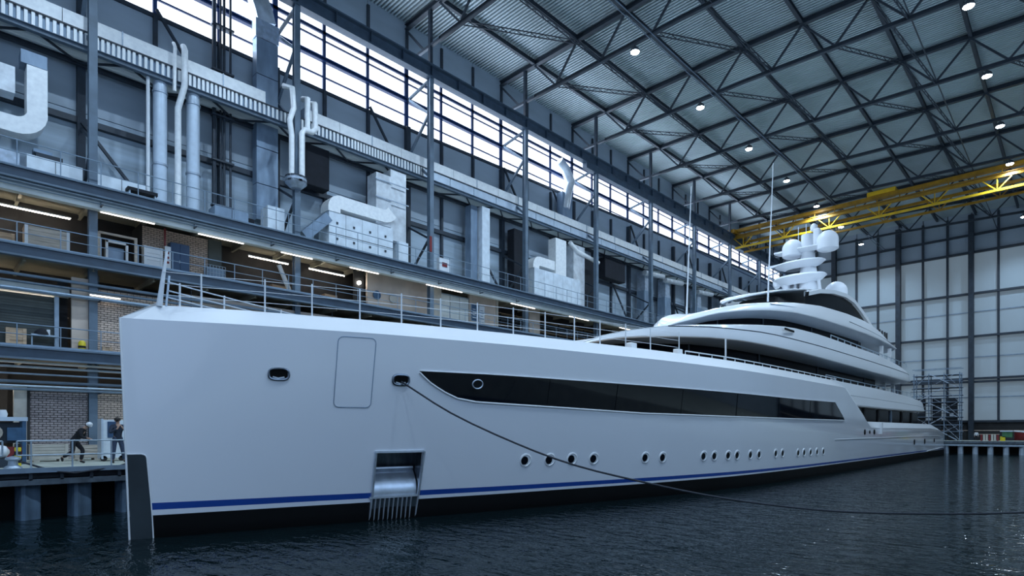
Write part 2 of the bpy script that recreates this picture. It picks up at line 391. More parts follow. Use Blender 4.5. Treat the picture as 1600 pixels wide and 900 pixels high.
# upper service walkway with white duct
sw = empty('service_walkway', (45, 35, 21.4), 'long high walkway with louvred side along the left wall', 'walkway', kind='structure')
MB().ibeam((-12, 34.35, 21.5), (XE-8, 34.35, 21.5), .25, .26).build('edge_beam', 'steel_blue', sw)
MB().ibeam((-12, YW-.5, 21.5), (XE-8, YW-.5, 21.5), .2, .24).build('edge_beam', 'steel_dark', sw)
MB().quad((-12, 34.4, 21.64), (XE-8, 34.4, 21.64), (XE-8, YW-.02, 21.64), (-12, YW-.02, 21.64)).build('floor_plate', 'translucent_sheet', sw)
for i in range(-3, 27):
    x = i*3.75; MB().bar((x, 34.4, 21.5), (x+1.9, YW-.5, 21.5), .09).bar((x+1.9, YW-.5, 21.5), (x+3.75, 34.4, 21.5), .09).build('underside_brace', 'steel_dark', sw)
MB().box(-12, XE-8, 34.33, 34.39, 22.30, 22.38).build('side_rail', 'steel_dark', sw)
first = None; n = 0
x = -4.
while x < 26 and n < 290:
    if first is None:
        q = MB().box(x, x+.13, 34.36, 34.42, 21.68, 22.30).build('louvre_slat', 'foil_bright', sw); first = q
    else: share(first, 'louvre_slat', sw, (x+4, 0, 0))
    x += .26 if (int(x/2.5) % 2) else .22; n += 1
MB().box(-12, 26, 34.46, 34.5, 21.68, 22.30).build('side_panel', 'duct_grey', sw)
for i in range(28):
    x = 26+i*2.45; MB().box(x, x+2.40, 34.38, 34.42, 21.68, 22.30).build('side_panel', 'pipe_pale', sw)
wd = empty('ventilation_duct', (45, 34.7, 22.4), 'bright silver main ventilation duct on top of the high walkway', 'duct')
for i in range(44):
    x = -12+2.4*i
    z1 = 23.08
    if abs(x-14.4) < .1: continue
    MB().box(x+.01, x+2.38, 34.4, 35.3, 22.42, z1).build('duct_section', 'foil_bright', wd)
    if i % 2 == 0: MB().box(x-.02, x+.04, 34.37, 35.33, 22.40, z1+.03).build('flange', 'galvanised', wd)
mb = MB(); mb.tube([(94.6, 34.9, 22.7), (95.2, 34.9, 22.7), (95.4, 34.9, 22.4), (95.4, 34.9, 17)], .4, 12).build('duct_elbow', 'silver_duct', wd, True)

# ------------------------------------------------------------------ galleries
def gallery(name, zf, depth, label, x1=XE, strip=True):
    g = empty(name, (40, 34, zf-.6), label, 'gallery', kind='structure')
    mb = MB(); mb.box(-12, x1, 32.5, 32.62, zf-.42, zf-.03).build('edge_plate', 'gallery_beam', g)
    MB().box(-12, x1, 32.42, 32.72, zf-.02, zf+.05).box(-12, x1, 32.36, 32.66, zf-.50, zf-.42).build('edge_flange', 'steel_blue', g)
    MB().box(-12, x1, 32.62, YW+depth, zf-.18, zf).build('floor_slab', 'soffit', g)
    return g
g3 = gallery('upper_gallery', G3, .4, 'upper gallery floor with dark blue edge beam carrying the air plant')
MB().box(-12, XE, 32.75, 33.1, G3-.95, G3-.5).build('light_trough', 'soffit_pale', g3)
MB().box(-12, XE, 32.68, 32.74, G3-.62, G3-.55).build('trough_edge', 'rail_galv', g3)
g2 = gallery('middle_gallery', G2, 4.5, 'middle gallery floor with blue edge beam and crates standing on it')
g1 = gallery('lower_gallery', G1, 4.5, 'lower gallery floor with blue edge beam above the quay', 60)
# suspended beams under floors
for g, zf, xe in ((g3, G3, 60), (g2, G2, 60), (g1, G1, 30)):
    for x in [CX[0]-5+2.5*i for i in range(28)]:
        if x > xe: break
        MB().ibeam((x, 33.2, zf-.35), (x, YW+(.3 if zf == G3 else 4.3), zf-.35), .12, .3).build('floor_joist', 'soffit', g)
# service pipes under middle and lower gallery edges
def pipes(name, label, lst, x0=-12, x1=60):
    t = empty(name, (20, 32.9, lst[0][1]), label, 'pipes')
    for y, z, r, m_ in lst: MB().tube([(x0, y, z), (x1, y, z)], r, 8).build('pipe', m_, t, True)
    for i in range(12):
        x = x0+2+i*4; ys = [l[0] for l in lst]; zs = [l[1] for l in lst]
        MB().box(x-.03, x+.03, min(ys)-.15, max(ys)+.15, min(zs)-.12, min(zs)-.07).bar((x, max(ys)+.1, min(zs)-.1), (x, max(ys)+.1, max(zs)+.5), .03).build('pipe_hanger', 'steel_dark', t)
    return t
pipes('service_pipes', 'pale service pipes hung below the lower gallery edge', [(32.9, 5.86, .05, 'rail_galv'), (32.8, 5.55, .04, 'rail_grey'), (33.0, 5.22, .07, 'steel_blue'), (32.8, 5.02, .05, 'rail_galv'), (33.1, 4.9, .06, 'rail_grey')], x1=30)
pipes('service_pipes', 'grey service pipes hung below the middle gallery edge', [(33.1, 9.9, .07, 'rail_grey'), (32.9, 9.55, .06, 'steel_blue'), (33.0, 9.25, .09, 'rail_grey')])
pipes('service_pipes', 'thin silver conduits running just below the upper gallery edge', [(32.5, 13.78, .03, 'rail_galv'), (32.62, 13.62, .025, 'rail_grey')], x1=90)
# lower gallery light trough
MB().box(-12, 30, 32.85, 33.15, 6.02, 6.1).build('light_trough', 'soffit_pale', g1)

# tube lights
def tube(x0, x1, y, z, label):
    t = empty('tube_light', ((x0+x1)/2, y, z), label, 'light', 'fluorescent tube lights')
    MB().box(x0, x1, y-.035, y+.035, z, z+.06).build('fitting', 'white_paint', t)
    MB().tube([(x0+.05, y, z-.03), (x1-.05, y, z-.03)], .026, 8).build('tube', 'tube_light' if y > 33.2 else 'tube_soft', t, True); return t
for x0, x1, y, z, lab in [
    (-3, 5.3, 35.5, 13.5, 'long fluorescent tube under the upper gallery ceiling at far left'),
    (13.8, 16.3, 35.5, 13.52, 'fluorescent tube left of the second visible column on the middle gallery'),
    (17.6, 20.2, 35.5, 13.52, 'fluorescent tube right of the second visible column on the middle gallery'),
    (-3, 5.0, 34.6, 9.3, 'long fluorescent tube above the grey roller shutter'),
    (5.6, 6.9, 33.1, 9.45, 'fluorescent tube above the brick wall beside the bow'),
    (5.97, 8.3, 32.9, 13.37, 'tube light under the upper gallery edge above the framed rack'),
    (10.2, 12.6, 32.9, 13.37, 'tube light under the upper gallery edge left of the second column'),
    (14.6, 16.6, 32.9, 13.37, 'tube light under the upper gallery edge at the second column'),
    (19.0, 21.2, 32.9, 13.37, 'tube light under the upper gallery edge above the warm wall'),
    (25.0, 28.4, 32.9, 13.37, 'tube light under the upper gallery edge at the third column'),
    (33.5, 36.5, 32.9, 13.37, 'tube light under the upper gallery edge above the barred opening'),
    (41, 44, 32.9, 13.37, 'tube light under the upper gallery edge behind the foredeck rail'),
    (49, 53, 32.9, 13.37, 'farthest visible tube light under the upper gallery edge'),
    (-3, 8, 33.9, 5.0, 'tube light under the lower gallery above the brick wall')]:
    tube(x0, x1, y, z, lab)
b0 = MB().lathe((20.86, 34.78, 13.05), [(.03, -.12), (.11, -.07), (.12, 0), (.12, .12)], 14, (0, 1, 0)); tag(b0.build('bulkhead_lamp', 'bulb_warm', None, True), 'small round white lamp at the left end of the warm wall', 'lamp')

# railings
def railing(name, x0, x1, y, z, label, step=1.5, h=1.1, m_='rail_grey', mids=(.55,), toe=True, r=.022):
    t = empty(name, ((x0+x1)/2, y, z), label, 'railing')
    n = int((x1-x0)/step); p = MB().tube([(x0, y, z), (x0, y, z+h)], r, 6).build('rail_post', m_, t)
    for i in range(1, n+1): share(p, 'rail_post', t, (i*step, 0, 0))
    MB().tube([(x0, y, z+h), (x1, y, z+h)], r*1.15, 6).build('handrail', m_, t)
    for q in mids: MB().tube([(x0, y, z+h*q), (x1, y, z+h*q)], r*.8, 6).build('mid_rail', m_, t)
    if toe: MB().box(x0, x1, y-.01, y+.01, z, z+.12).build('toe_board', m_, t)
    return t
railing('gallery_railing', -9, 96, 32.7, G3+.05, 'grey steel railing along the edge of the upper gallery', h=1.2)
railing('gallery_railing', -9, 66, 32.7, G2+.05, 'grey steel railing along the edge of the middle gallery', h=.97)
railing('gallery_railing', -9, 15, 32.7, G1+.05, 'grey steel railing along the edge of the lower gallery', h=1.0)

# ------------------------------------------------------------------ walls behind the galleries
def bricks(name, x0, x1, y, z0, z1, m_, parent):
    MB().box(x0, x1, y, y+.2, z0, z1).build('mortar_bed', 'mortar', parent)
    mb = MB(); L, Hh = .27, .105; r = 0; z = z0
    while z+Hh <= z1+.001:
        x = x0-(L/2 if r % 2 else 0)
        while x < x1:
            a, b_ = max(x, x0)+.012, min(x+L, x1)-.012
            if b_-a > .03: mb.box(a, b_, y-.018-random.random()*.008, y+.01, z+.012, z+Hh-.012)
            x += L
        z += Hh; r += 1
    o = mb.build('brick_courses', m_, parent); o['kind'] = 'stuff'; return o
ba = empty('wall_brick_1', (6, YC, QZ), 'grey brick wall on the quay behind the two people', 'wall', kind='structure')
bricks('a', 3.4, 5.62, YC, QZ, 5.0, 'brick_grey', ba); bricks('a', 5.98, 9.5, YC, QZ, 5.0, 'brick', ba)
MB().box(9.5, 40, YC, YC+.2, QZ, 6.2).build('wall_face', 'wall_warm', ba)
MB().box(2.95, 3.4, YC-.06, YC+.2, QZ, 5.0).build('door_post', 'cream', ba)
MB().box(3.40, 3.50, YC-.1, YC+.0, QZ, 5.0).build('door_post', 'wall_dark', ba)
MB().box(-12, 2.95, YC+2.5, YC+2.6, QZ, 6.2).build('wall_face', 'wall_dark', ba)
MB().box(-12, -2.0, YC, YC+.2, QZ, 6.2).build('wall_face', 'brick_grey', ba)
bb = empty('wall_brick_2', (6, YC, G1), 'red-brown brick wall on the lower gallery beside the bow', 'wall', kind='structure')
bricks('b', 5.98, 9.5, YC, G1, 9.9, 'brick', bb)
MB().box(5.0, 5.64, YC, YC+.2, G1, 10.2).build('wall_face', 'wall_warm', bb)
MB().box(9.5, 40, YC, YC+.2, G1, 10.2).build('wall_face', 'wall_warm', bb)
d1 = empty('door_1', (0, 34.2, G1), 'wide dark grey roller shutter on the lower gallery', 'door', kind='structure')
for i in range(22): MB().box(-12, 4.55, 34.2-.012*(i % 2), 34.26, G1+.12*i, G1+.12*i+.112).build('shutter_slat', 'shutter', d1)
MB().box(4.45, 4.62, 34.0, 34.3, G1, 9.3).build('frame_post', 'rail_galv', d1)
MB().box(4.62, 4.98, 34.3, 34.4, G1, 10.2).build('frame_post', 'wall_dark', d1)
MB().box(-12, 5.0, 33.9, 34.5, 9.32, 9.7).build('shutter_box', 'soffit_pale', d1)
bc = empty('wall_brick_3', (9.8, 35, G2), 'brown brick wall with blue locker on the middle gallery', 'wall', kind='structure')
bricks('c', 8.2, 11.4, 35.0, G2, 13.8, 'brick', bc)
MB().box(11.4, 12.1, 34.9, 35.1, G2, 13.8).build('wall_face', 'shutter', bc)
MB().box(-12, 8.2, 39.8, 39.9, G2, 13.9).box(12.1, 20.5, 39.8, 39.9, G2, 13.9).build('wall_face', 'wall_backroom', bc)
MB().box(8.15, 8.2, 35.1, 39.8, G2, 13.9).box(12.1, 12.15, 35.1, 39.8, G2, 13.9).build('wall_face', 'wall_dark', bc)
ww = empty('wall_warm', (30, 34.5, G2), 'warm pale wall at the back of the middle gallery', 'wall', kind='structure')
MB().box(21.3, 26.6, 34.5, 34.7, G2, 13.9).build('wall_face', 'wall_warm', ww)
MB().box(20.5, 21.3, 34.9, 35.0, G2, 13.9).build('wall_face', 'wall_dark', ww)
MB().box(26.6, 27.6, 34.4, 34.6, G2, 13.9).build('wall_face', 'cream', ww)
MB().box(30.5, 33.4, 34.5, 34.7, G2, 13.9).build('wall_face', 'wall_warm', ww)
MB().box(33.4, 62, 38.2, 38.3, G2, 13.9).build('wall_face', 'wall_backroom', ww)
MB().box(37.6, 39.0, 34.6, 34.8, G2, 13.9).build('wall_face', 'wall_warm', ww)
MB().box(33.4, 33.6, 34.4, 34.7, G2, 13.9).build('frame_post', 'cream', ww)
gw = empty('window_12', (29, 34.55, G2), 'pale green glass partition on the middle gallery', 'window', kind='structure')
for i in range(3): MB().box(27.65+i*.95, 28.55+i*.95, 34.55, 34.58, G2+.2, 13.4).build('pane', 'soffit_pale', gw)
MB().box(27.6, 30.5, 34.52, 34.6, 13.4, 13.5).box(27.6, 30.5, 34.52, 34.6, G2+.1, G2+.2).build('frame', 'rail_galv', gw)
for x, m_, lab in ((30.95, 'machine_blue', 'blue poster board on the middle gallery wall'), (31.75, 'white_paint', 'white poster board right of the blue one')):
    t = empty('poster_board', (x, 34.4, 11.9), lab, 'board')
    MB().box(x-.32, x+.32, 34.42, 34.47, 11.75, 13.1).build('board_frame', 'rail_galv', t)
    MB().box(x-.28, x+.28, 34.40, 34.43, 11.8, 13.05).build('sheet', m_, t)
    for i in range(4): MB().box(x-.2, x+.2-.08*(i % 2), 34.39, 34.402, 12.0+.22*i, 12.06+.22*i).build('printed_block', 'rail_grey' if m_ == 'white_paint' else 'white_paint', t)
for x, z in ((22.0, 12.35), (23.3, 12.3)):
    t = MB().lathe((x, 34.42, z), [(.1, -.05), (.3, -.03), (.3, .03), (.1, .06)], 18, (0, 1, 0)); tag(t.build('wall_fan', 'machine_blue' if x < 23 else 'cream', None, True), ('dark teal' if x < 23 else 'pale')+' round wall fan on the warm wall', 'fan')
# barred opening with slatted shelves right of the warm wall
sh = empty('storage_rack', (40, 37, G2), 'dark storage racking behind the foredeck rail on the middle gallery', 'rack')
for i in range(9): MB().box(33.8+2*i, 33.9+2*i, 36.4, 36.5, G2, 13.6).build('upright', 'steel_dark', sh)
for j in range(5): MB().box(33.8, 50, 36.3, 37.2, G2+.3+.5*j, G2+.36+.5*j).build('shelf', 'rail_grey' if j % 2 else 'wood', sh)
sh2 = empty('storage_rack', (16, 38, G2), 'storage racking with timber in the dark bay of the middle gallery', 'rack')
for i in range(5): MB().box(12.9+1.8*i, 13.0+1.8*i, 36.9, 37.0, G2, 13.2).build('upright', 'rail_grey', sh2)
for j in range(4): MB().box(12.9, 20.3, 36.9, 37.8, G2+.3+.55*j, G2+.37+.55*j).build('shelf', 'wood', sh2)

# ------------------------------------------------------------------ things on the middle gallery
def crate(name, x0, x1, y0, y1, z, h, label, m_='wood', planks=5, dark=None, post=None):
    t = empty(name, ((x0+x1)/2, (y0+y1)/2, z), label, 'crate')
    MB().box(x0+.03, x1-.03, y0+.03, y1, z+.1, z+h-.02).build('crate_core', dark or m_, t)
    for i in range(planks):
        a = z+.1+(h-.1)*i/planks; MB().box(x0, x1, y0, y0+.03, a+.008, a+(h-.1)/planks-.008).build('plank', m_, t)
    for x in (x0, x1-.12): MB().box(x, x+.12, y0-.03, y0, z+.05, z+h).build('corner_post', post or m_, t)
    for x in (x0+.1, x1-.3): MB().box(x, x+.2, y0, y1, z, z+.1).build('runner', m_, t)
    MB().box(x0, x1, y0, y1, z+h-.02, z+h).build('lid', m_, t); return t
crate('wooden_crate', 3.4, 5.05, 34.2, 35.2, G2, 1.38, 'large wooden crate on the middle gallery at the far left', 'wood_pale', 6, None, 'white_paint')
crate('wooden_crate', 2.2, 3.1, 34.6, 35.4, G2, .95, 'small dark wooden crate left of the large pale one', 'wood', 4)
t = empty('framed_rack', (7, 34.2, G2), 'white framed timber rack beside the brick wall on the middle gallery', 'rack')
for x in (6.2, 7.75): MB().box(x-.06, x+.06, 34.2, 34.3, G2, 12.8).build('upright', 'wood_pale', t)
for z in (12.72, 11.4): MB().box(6.2, 7.8, 34.18, 34.28, z, z+.1).build('cross_bar', 'wood_pale', t)
for x in (6.55, 7.4): MB().box(x-.05, x+.05, 34.35, 34.5, G2, 12.5).build('inner_upright', 'white_paint', t)
MB().box(6.5, 7.45, 34.35, 34.45, 12.4, 12.52).build('inner_bar', 'white_paint', t)
MB().box(6.6, 7.35, 34.8, 35.3, G2, 12.3).build('load_box', 'duct_grey', t)
crate('white_cabinet', 8.1, 8.95, 34.2, 34.8, G2, 1.5, 'low white cabinet in front of the brick wall', 'white_paint', 4)
t = empty('blue_locker', (9.8, 34.4, G2), 'tall dark blue steel locker against the brick wall', 'locker')
MB().box(9.36, 10.28, 34.4, 34.95, G2, 13.05).build('body', 'locker_blue', t)
for x in (9.38, 9.84): MB().box(x, x+.43, 34.37, 34.4, G2+.1, 13.0).build('door', 'locker_blue', t)
MB().box(9.78, 9.8, 34.33, 34.37, 12, 12.15).build('handle', 'rail_galv', t)
t = empty('notice_board', (9.1, 34.1, G2), 'white notice panel with red print beside the blue locker', 'sign')
MB().box(9.02, 9.3, 34.1, 34.13, G2, 12.7).build('panel', 'white_paint', t)
for i in range(3): MB().box(9.08, 9.22, 34.085, 34.1, 11.8+.25*i, 11.92+.25*i).build('red_print', 'red', t)
MB().bar((9.03, 34.12, 12.7), (9.03, 34.12, 13.6), .08).build('post', 'red', t)
t = empty('mesh_cage', (11.6, 34.2, G2), 'grey wire mesh cage box on the middle gallery', 'cage')
MB().box(11.15, 12.05, 34.3, 34.85, G2, 12.1).build('load_box', 'duct_grey', t)
for i in range(7): MB().tube([(11.1+.16*i, 34.2, G2), (11.1+.16*i, 34.2, 12.2)], .012, 5).build('mesh_wire', 'rail_galv', t)
for i in range(6): MB().tube([(11.1, 34.2, G2+.1+.21*i), (12.06, 34.2, G2+.1+.21*i)], .012, 5).build('mesh_wire', 'rail_galv', t)
o = MB().tube([(15.0, 34.0, 12.9), (15.9, 34.2, 11.2)], .13, 12); tag(o.build('leaning_roll', 'white_paint', None, True), 'white roll leaning beside the second visible column', 'roll')
# timber goods in dark bay
for i in range(6):
    crate('wooden_crate', 12.9+1.15*i, 13.8+1.15*i, 35.4, 36.0, G2, .5+.25*((i*7) % 3), ['low','tall','squat','small','middle-sized','last'][i]+' brown wooden crate in the dark bay, %s from the left' % ORDN[i], 'wood', 3)
# yellow-black light and things on lower gallery
t = empty('warning_lamp', (5.36, 33.2, 6.85), 'round yellow and black drum on the lower gallery', 'drum')
MB().lathe((5.36, 33.2, G1+.02), [(.13, 0), (.14, .05), (.14, .16)], 16).build('base', 'rubber', t, True)
MB().lathe((5.36, 33.2, G1+.02), [(.14, .16), (.15, .3), (.14, .5), (.08, .58)], 16).build('body', 'yellow', t, True)
MB().lathe((5.36, 33.2, G1+.02), [(.151, .24), (.152, .34)], 16).build('band', 'rubber', t, True)
crate('wooden_crate', 2.7, 3.4, 33.5, 34.0, G1, .95, 'pale wooden crate on the lower gallery at the far left', 'wood', 3)
t = empty('tool_bench', (4, 33.5, G1), 'bench with dark covers on the lower gallery', 'bench')
MB().box(3.55, 4.5, 33.4, 33.9, G1+.7, G1+.76).build('bench_top', 'rail_galv', t)
for x in (3.6, 4.45): MB().bar((x, 33.65, G1), (x, 33.65, G1+.7), .05).build('leg', 'rail_galv', t)
mb = MB(); mb.lathe((3.95, 33.6, G1+.76), [(.3, 0), (.26, .14), (.12, .26), (.04, .3)], 12); mb.build('black_cover', 'black_sheet', t, True)
MB().box(4.1, 4.22, 33.42, 33.6, G1+.76, G1+1.0).build('white_packet', 'white_paint', t)
crate('wooden_crate', 6.1, 6.5, 33.0, 33.3, G1, .4, 'small brown box on the lower gallery by the brick wall', 'wood', 2)

# ------------------------------------------------------------------ air plant on the upper gallery
def rduct(mb, pts, wa, hb, axis):
    """rectangular duct through points; axis = across direction, wa across, hb deep"""
    ax = Vector(axis); rows = []; P_ = [Vector(p) for p in pts]
    for i, p in enumerate(P_):
        d = (P_[min(i+1, len(P_)-1)]-P_[max(i-1, 0)]).normalized(); n_ = d.cross(ax).normalized()
        rows.append([p+ax*(wa/2)*a+n_*(hb/2)*b_ for a, b_ in ((-1,-1),(1,-1),(1,1),(-1,1),(-1,-1))])
    mb.grid(rows); mb.quad(*rows[0][:4]); mb.quad(*rows[-1][:4]); return mb
def arc(c, r, a0, a1, n, plane='xz'):
    out = []
    for i in range(n+1):
        a = math.radians(a0+(a1-a0)*i/n)
        out.append((c[0]+r*math.cos(a), c[1], c[2]+r*math.sin(a)))
    return out
Yv = (0, 1, 0)
t = empty('air_handling_unit', (21, 34.3, G3), 'large white air handling unit with silver ducts in the middle of the upper gallery', 'air unit')
for i, x in enumerate((18.2, 19.4, 20.6, 21.8)):
    MB().box(x, x+1.17, 33.95, 35.3, G3+.25, 17.0).build('casing_panel', 'ahu_white', t)
    for z in (G3+.9, G3+1.9): MB().box(x+.5, x+.62, 33.90, 33.95, z, z+.14).build('handle', 'steel_dark', t)
MB().box(18.1, 23.1, 33.9, 35.4, G3, G3+.25).build('plinth', 'steel_dark', t)
MB().box(18.2, 23.0, 33.94, 33.96, 15.6, 15.64).build('panel_joint', 'steel_dark', t)
rduct(MB(), [(18.55, 34.4, 17.0)]+arc((19.0, 34.4, 17.25), .45, 180, 90, 5)+[(19.4, 34.4, 17.68), (21.9, 34.4, 17.7)]+arc((22.2, 34.4, 18.5), .8, 270, 330, 4), 1.0, .85, Yv).build('duct_run', 'foil_bright', t, True)
rduct(MB(), [(22.3, 34.6, 17.1), (22.3, 34.6, 20.6)], 1.1, 1.2, Yv).build('riser_duct', 'silver_duct', t)
rduct(MB(), [(23.6, 34.7, 16.3), (23.6, 34.7, 21.2)], 1.0, 1.3, Yv).build('riser_duct', 'silver_duct', t)
rduct(MB(), [(23.9, 34.4, 14.5), (23.9, 34.4, 16.3)], .8, .8, Yv).build('drop_duct', 'ahu_white', t)
for z in (18.9, 20.1): MB().box(21.6, 24.3, 33.95, 34.0, z, z+.06).build('flange', 'galvanised', t)
rduct(MB(), [(16.6, 34.3, 15.0), (18.2, 34.3, 16.6)], .8, .6, Yv).build('intake_duct', 'duct_grey', t)
t = empty('air_handling_unit', (40, 34.3, G3), 'second white air handling unit, behind the fourth visible column', 'air unit')
for x in (37.6, 38.9, 40.2, 41.5, 42.8): MB().box(x, x+1.27, 34.0, 35.4, G3+.2, 17.3).build('casing_panel', 'ahu_white', t)
MB().box(37.5, 44.2, 33.95, 35.5, G3, G3+.2).build('plinth', 'steel_dark', t)
rduct(MB(), [(37.9, 34.5, 17.3)]+arc((38.4, 34.5, 17.5), .5, 180, 90, 4)+[(40.4, 34.5, 18.0)], .9, .8, Yv).build('duct_run', 'foil_bright', t, True)
rduct(MB(), [(41.3, 34.5, 17.2), (41.3, 34.5, 20.6)], .9, 1.5, Yv).build('riser_duct', 'foil_bright', t)
rduct(MB(), [(44.0, 34.5, 14.6), (44.0, 34.5, 20.6)], .9, 1.7, Yv).build('riser_duct', 'silver_duct', t)
MB().tube([(42.5, 34.0, 20.6), (43.6, 34.0, 20.0), (47.0, 34.0, 19.6)], .2, 10).build('pipe_link', 'foil_bright', t, True)
# left silver elbow duct
t = empty('silver_duct_loop', (3.4, 34.5, 16.6), 'shiny silver U-shaped duct at the far left of the upper gallery', 'duct')
rduct(MB(), [(-4, 34.9, 16.95), (2.9, 34.9, 16.95)]+arc((3.1, 34.9, 17.75), .8, 270, 350, 6)+[(3.88, 34.9, 18.2), (3.88, 34.9, 19.85)], .9, .75, Yv).build('duct_run', 'foil_bright', t, True)
rduct(MB(), [(-4, 34.9, 18.95), (3.1, 34.9, 18.95)], .8, 1.2, Yv).build('upper_duct', 'silver_duct', t)
MB().box(3.3, 4.25, 34.5, 35.3, 19.9, 20.5).build('side_cover', 'duct_grey', t)
# plant boxes at left
for x0, x1, h, lab, m_ in ((-2.5, 3.2, 1.15, 'long pale plant box at the far left behind the upper railing', 'galvanised'), (3.45, 5.5, 1.2, 'white plant box under the silver duct behind the upper railing', 'ahu_white'), (6.05, 8.1, 1.15, 'pale plant box right of the first visible column', 'ahu_white'), (11.4, 13.2, 1.1, 'grey pump box left of the tall grey duct', 'duct_grey'), (14.3, 15.3, 1.9, 'white metal cabinet left of the second visible column', 'ahu_white')):
    t = empty('plant_box', ((x0+x1)/2, 34.1, G3), lab, 'box')
    MB().box(x0, x1, 33.9, 34.9, G3+.1, G3+h).build('body', m_, t); MB().box(x0+.05, x1-.05, 33.95, 34.8, G3, G3+.1).build('feet', 'steel_dark', t)
    n = max(2, int((x1-x0)/.7))
    for i in range(1, n): MB().box(x0+(x1-x0)*i/n-.01, x0+(x1-x0)*i/n+.01, 33.885, 33.9, G3+.12, G3+h-.03).build('panel_joint', 'steel_dark', t)
t = empty('fan_motor', (4.2, 34.2, 15.1), 'dark fan motor with stand beside the silver duct', 'motor')
MB().box(3.9, 4.9, 35.0, 35.6, 15.25, 16.15).build('motor_body', 'steel_dark', t); MB().bar((3.95, 35.2, G3), (3.95, 35.2, 15.3), .08).bar((4.85, 35.2, G3), (4.85, 35.2, 15.3), .08).build('stand', 'steel_dark', t)
MB().box(3.8, 4.5, 35.0, 35.5, 16.15, 16.3).build('cap', 'duct_grey', t)
t = empty('bench_shelf', (7.6, 33.9, 14.4), 'low black bench behind the upper railing left of the tall pipes', 'bench')
MB().box(7.2, 8.5, 33.3, 33.8, 14.9, 15.05).build('bench_top', 'black_sheet', t)
for x in (7.3, 8.4): MB().box(x-.03, x+.03, 33.35, 33.75, G3, 14.9).build('leg', 'rail_galv', t)
# tall pale flues
for x, r, lab, m_ in ((8.95, .33, 'wide pale vertical flue pipe between first and second visible columns', 'pipe_pale'), (10.55, .33, 'second wide pale vertical flue pipe, right of the thin white one', 'pipe_pale')):
    t = empty('flue_pipe', (x, 34.7, G3), lab, 'pipe')
    MB().tube([(x, 34.7, G3), (x, 34.7, 21.4)], r, 16).build('pipe', m_, t, True)
    for z in (17, 20.8): MB().tube([(x, 34.7, z), (x, 34.7, z+.1)], r+.04, 16).build('collar', 'galvanised', t, True)
for x, r, lab in ((8.35, .09, 'thin white pipe against the left side of the wide flue'),):
    t = MB().tube([(x, 34.5, G3), (x, 34.5, 21.4)], r, 10); tag(t.build('white_pipe', 'white_paint', None, True), lab, 'pipe')
t = MB().tube([(9.75, 34.5, G3), (9.75, 34.5, 20.3), (9.95, 34.1, 21.4), (9.95, 34.05, 23.3), (9.95, 34.3, 23.6)], .16, 12); tag(t.build('white_pipe', 'foil_bright', None, True), 'bent silver pipe crossing in front of the high walkway', 'pipe')
t = MB().tube([(9.5, 34.2, 21.0), (9.5, 34.1, 23.3), (9.5, 34.35, 23.6)], .09, 10); tag(t.build('white_pipe', 'foil_bright', None, True), 'short silver pipe left of the bent one at the walkway', 'pipe')
# pipe cluster round the second visible column
t = empty('pipe_cluster', (15.7, 33.2, 17.5), 'silver pipes with black collar clamped round the second visible column', 'pipes')
MB().tube([(15.32, 33.0, 17.9), (15.32, 33.0, 20.4), (15.2, 33.0, 21.2), (15.45, 33.0, 22.0), (15.4, 33.1, 23.2), (15.1, 33.6, 23.4)], .16, 10).build('pipe', 'foil_bright', t, True)
MB().tube([(15.95, 33.0, 17.9), (15.95, 33.0, 20.7), (16.1, 33.0, 20.95), (16.6, 33.0, 21.0), (16.85, 33.1, 21.3), (16.85, 33.2, 22.9), (16.85, 33.8, 23.1)], .17, 10).build('pipe', 'foil_bright', t, True)
MB().tube([(16.3, 33.0, 21.0), (16.3, 33.0, 22.9), (16.3, 33.6, 23.1)], .16, 10).build('pipe', 'foil_bright', t, True)
for z in (17.7, 17.95): MB().lathe((15.7, 33.25, z), [(.62, 0), (.62, .12)], 18).build('collar', 'steel_dark', t, True)
MB().lathe((15.7, 33.25, 17.4), [(.3, 0), (.62, .3), (.62, .6)], 18).build('catch_tray', 'galvanised', t, True)
# black sheeted boxes and tall ducts
for x0, x1, z0, z1, lab in ((17.0, 18.8, 18.7, 21.3, 'black sheeted box hung under the walkway right of the second column'), (36.1, 37.3, G3+.02, 20.6, 'black sheeted enclosure left of the second air unit'), (46.2, 48.2, G3+.02, 20.4, 'black sheeted enclosure right of the second air unit'), (49.6, 53.3, 18.9, 21.0, 'small black sheeted box hung beyond the second air unit'), (13.15, 14.0, G3, 15.6, 'black pump behind the railing right of the dark risers')):
    mb = MB(); mb.box(x0, x1, 35.0, 35.85, z0, z1); tag(mb.build('sheeted_box', 'black_sheet', None, bevel=.06), lab, 'box')
t = empty('dark_risers', (12.4, 35, G3), 'bundle of dark vertical riser pipes running up to the roof', 'pipes')
for x, r in ((11.95, .12), (12.3, .06), (12.5, .08), (12.85, .07)): MB().tube([(x, 35.65, G3), (x, 35.65, 31)], r, 8).build('pipe', 'steel_dark', t, True)
for i in range(6): MB().box(11.8, 13.0, 35.45, 35.8, 16+2.6*i, 16.1+2.6*i).build('clamp', 'steel_dark', t)
t = empty('tall_grey_duct', (14.9, 35.3, G3), 'tall grey rectangular duct rising past the strip windows', 'duct')
for i in range(5): MB().box(14.25, 15.55, 35.36, 35.98, 15.8+2.2*i, 15.8+2.2*i+2.15).build('duct_section', 'duct_grey', t)
MB().box(14.2, 15.6, 35.34, 35.99, 26.8, 27.9).build('elbow_box', 'galvanised', t)
rduct(MB(), [(14.9, 35.66, 27.9), (14.7, 35.66, 28.6), (14.3, 35.66, 29.6), (14.3, 35.66, 31.6)], .6, 1.1, Yv).build('upper_elbow', 'silver_duct', t, True)
t = empty('white_drop_duct', (32.3, 34.9, G3), 'white vertical duct right of the third visible column', 'duct')
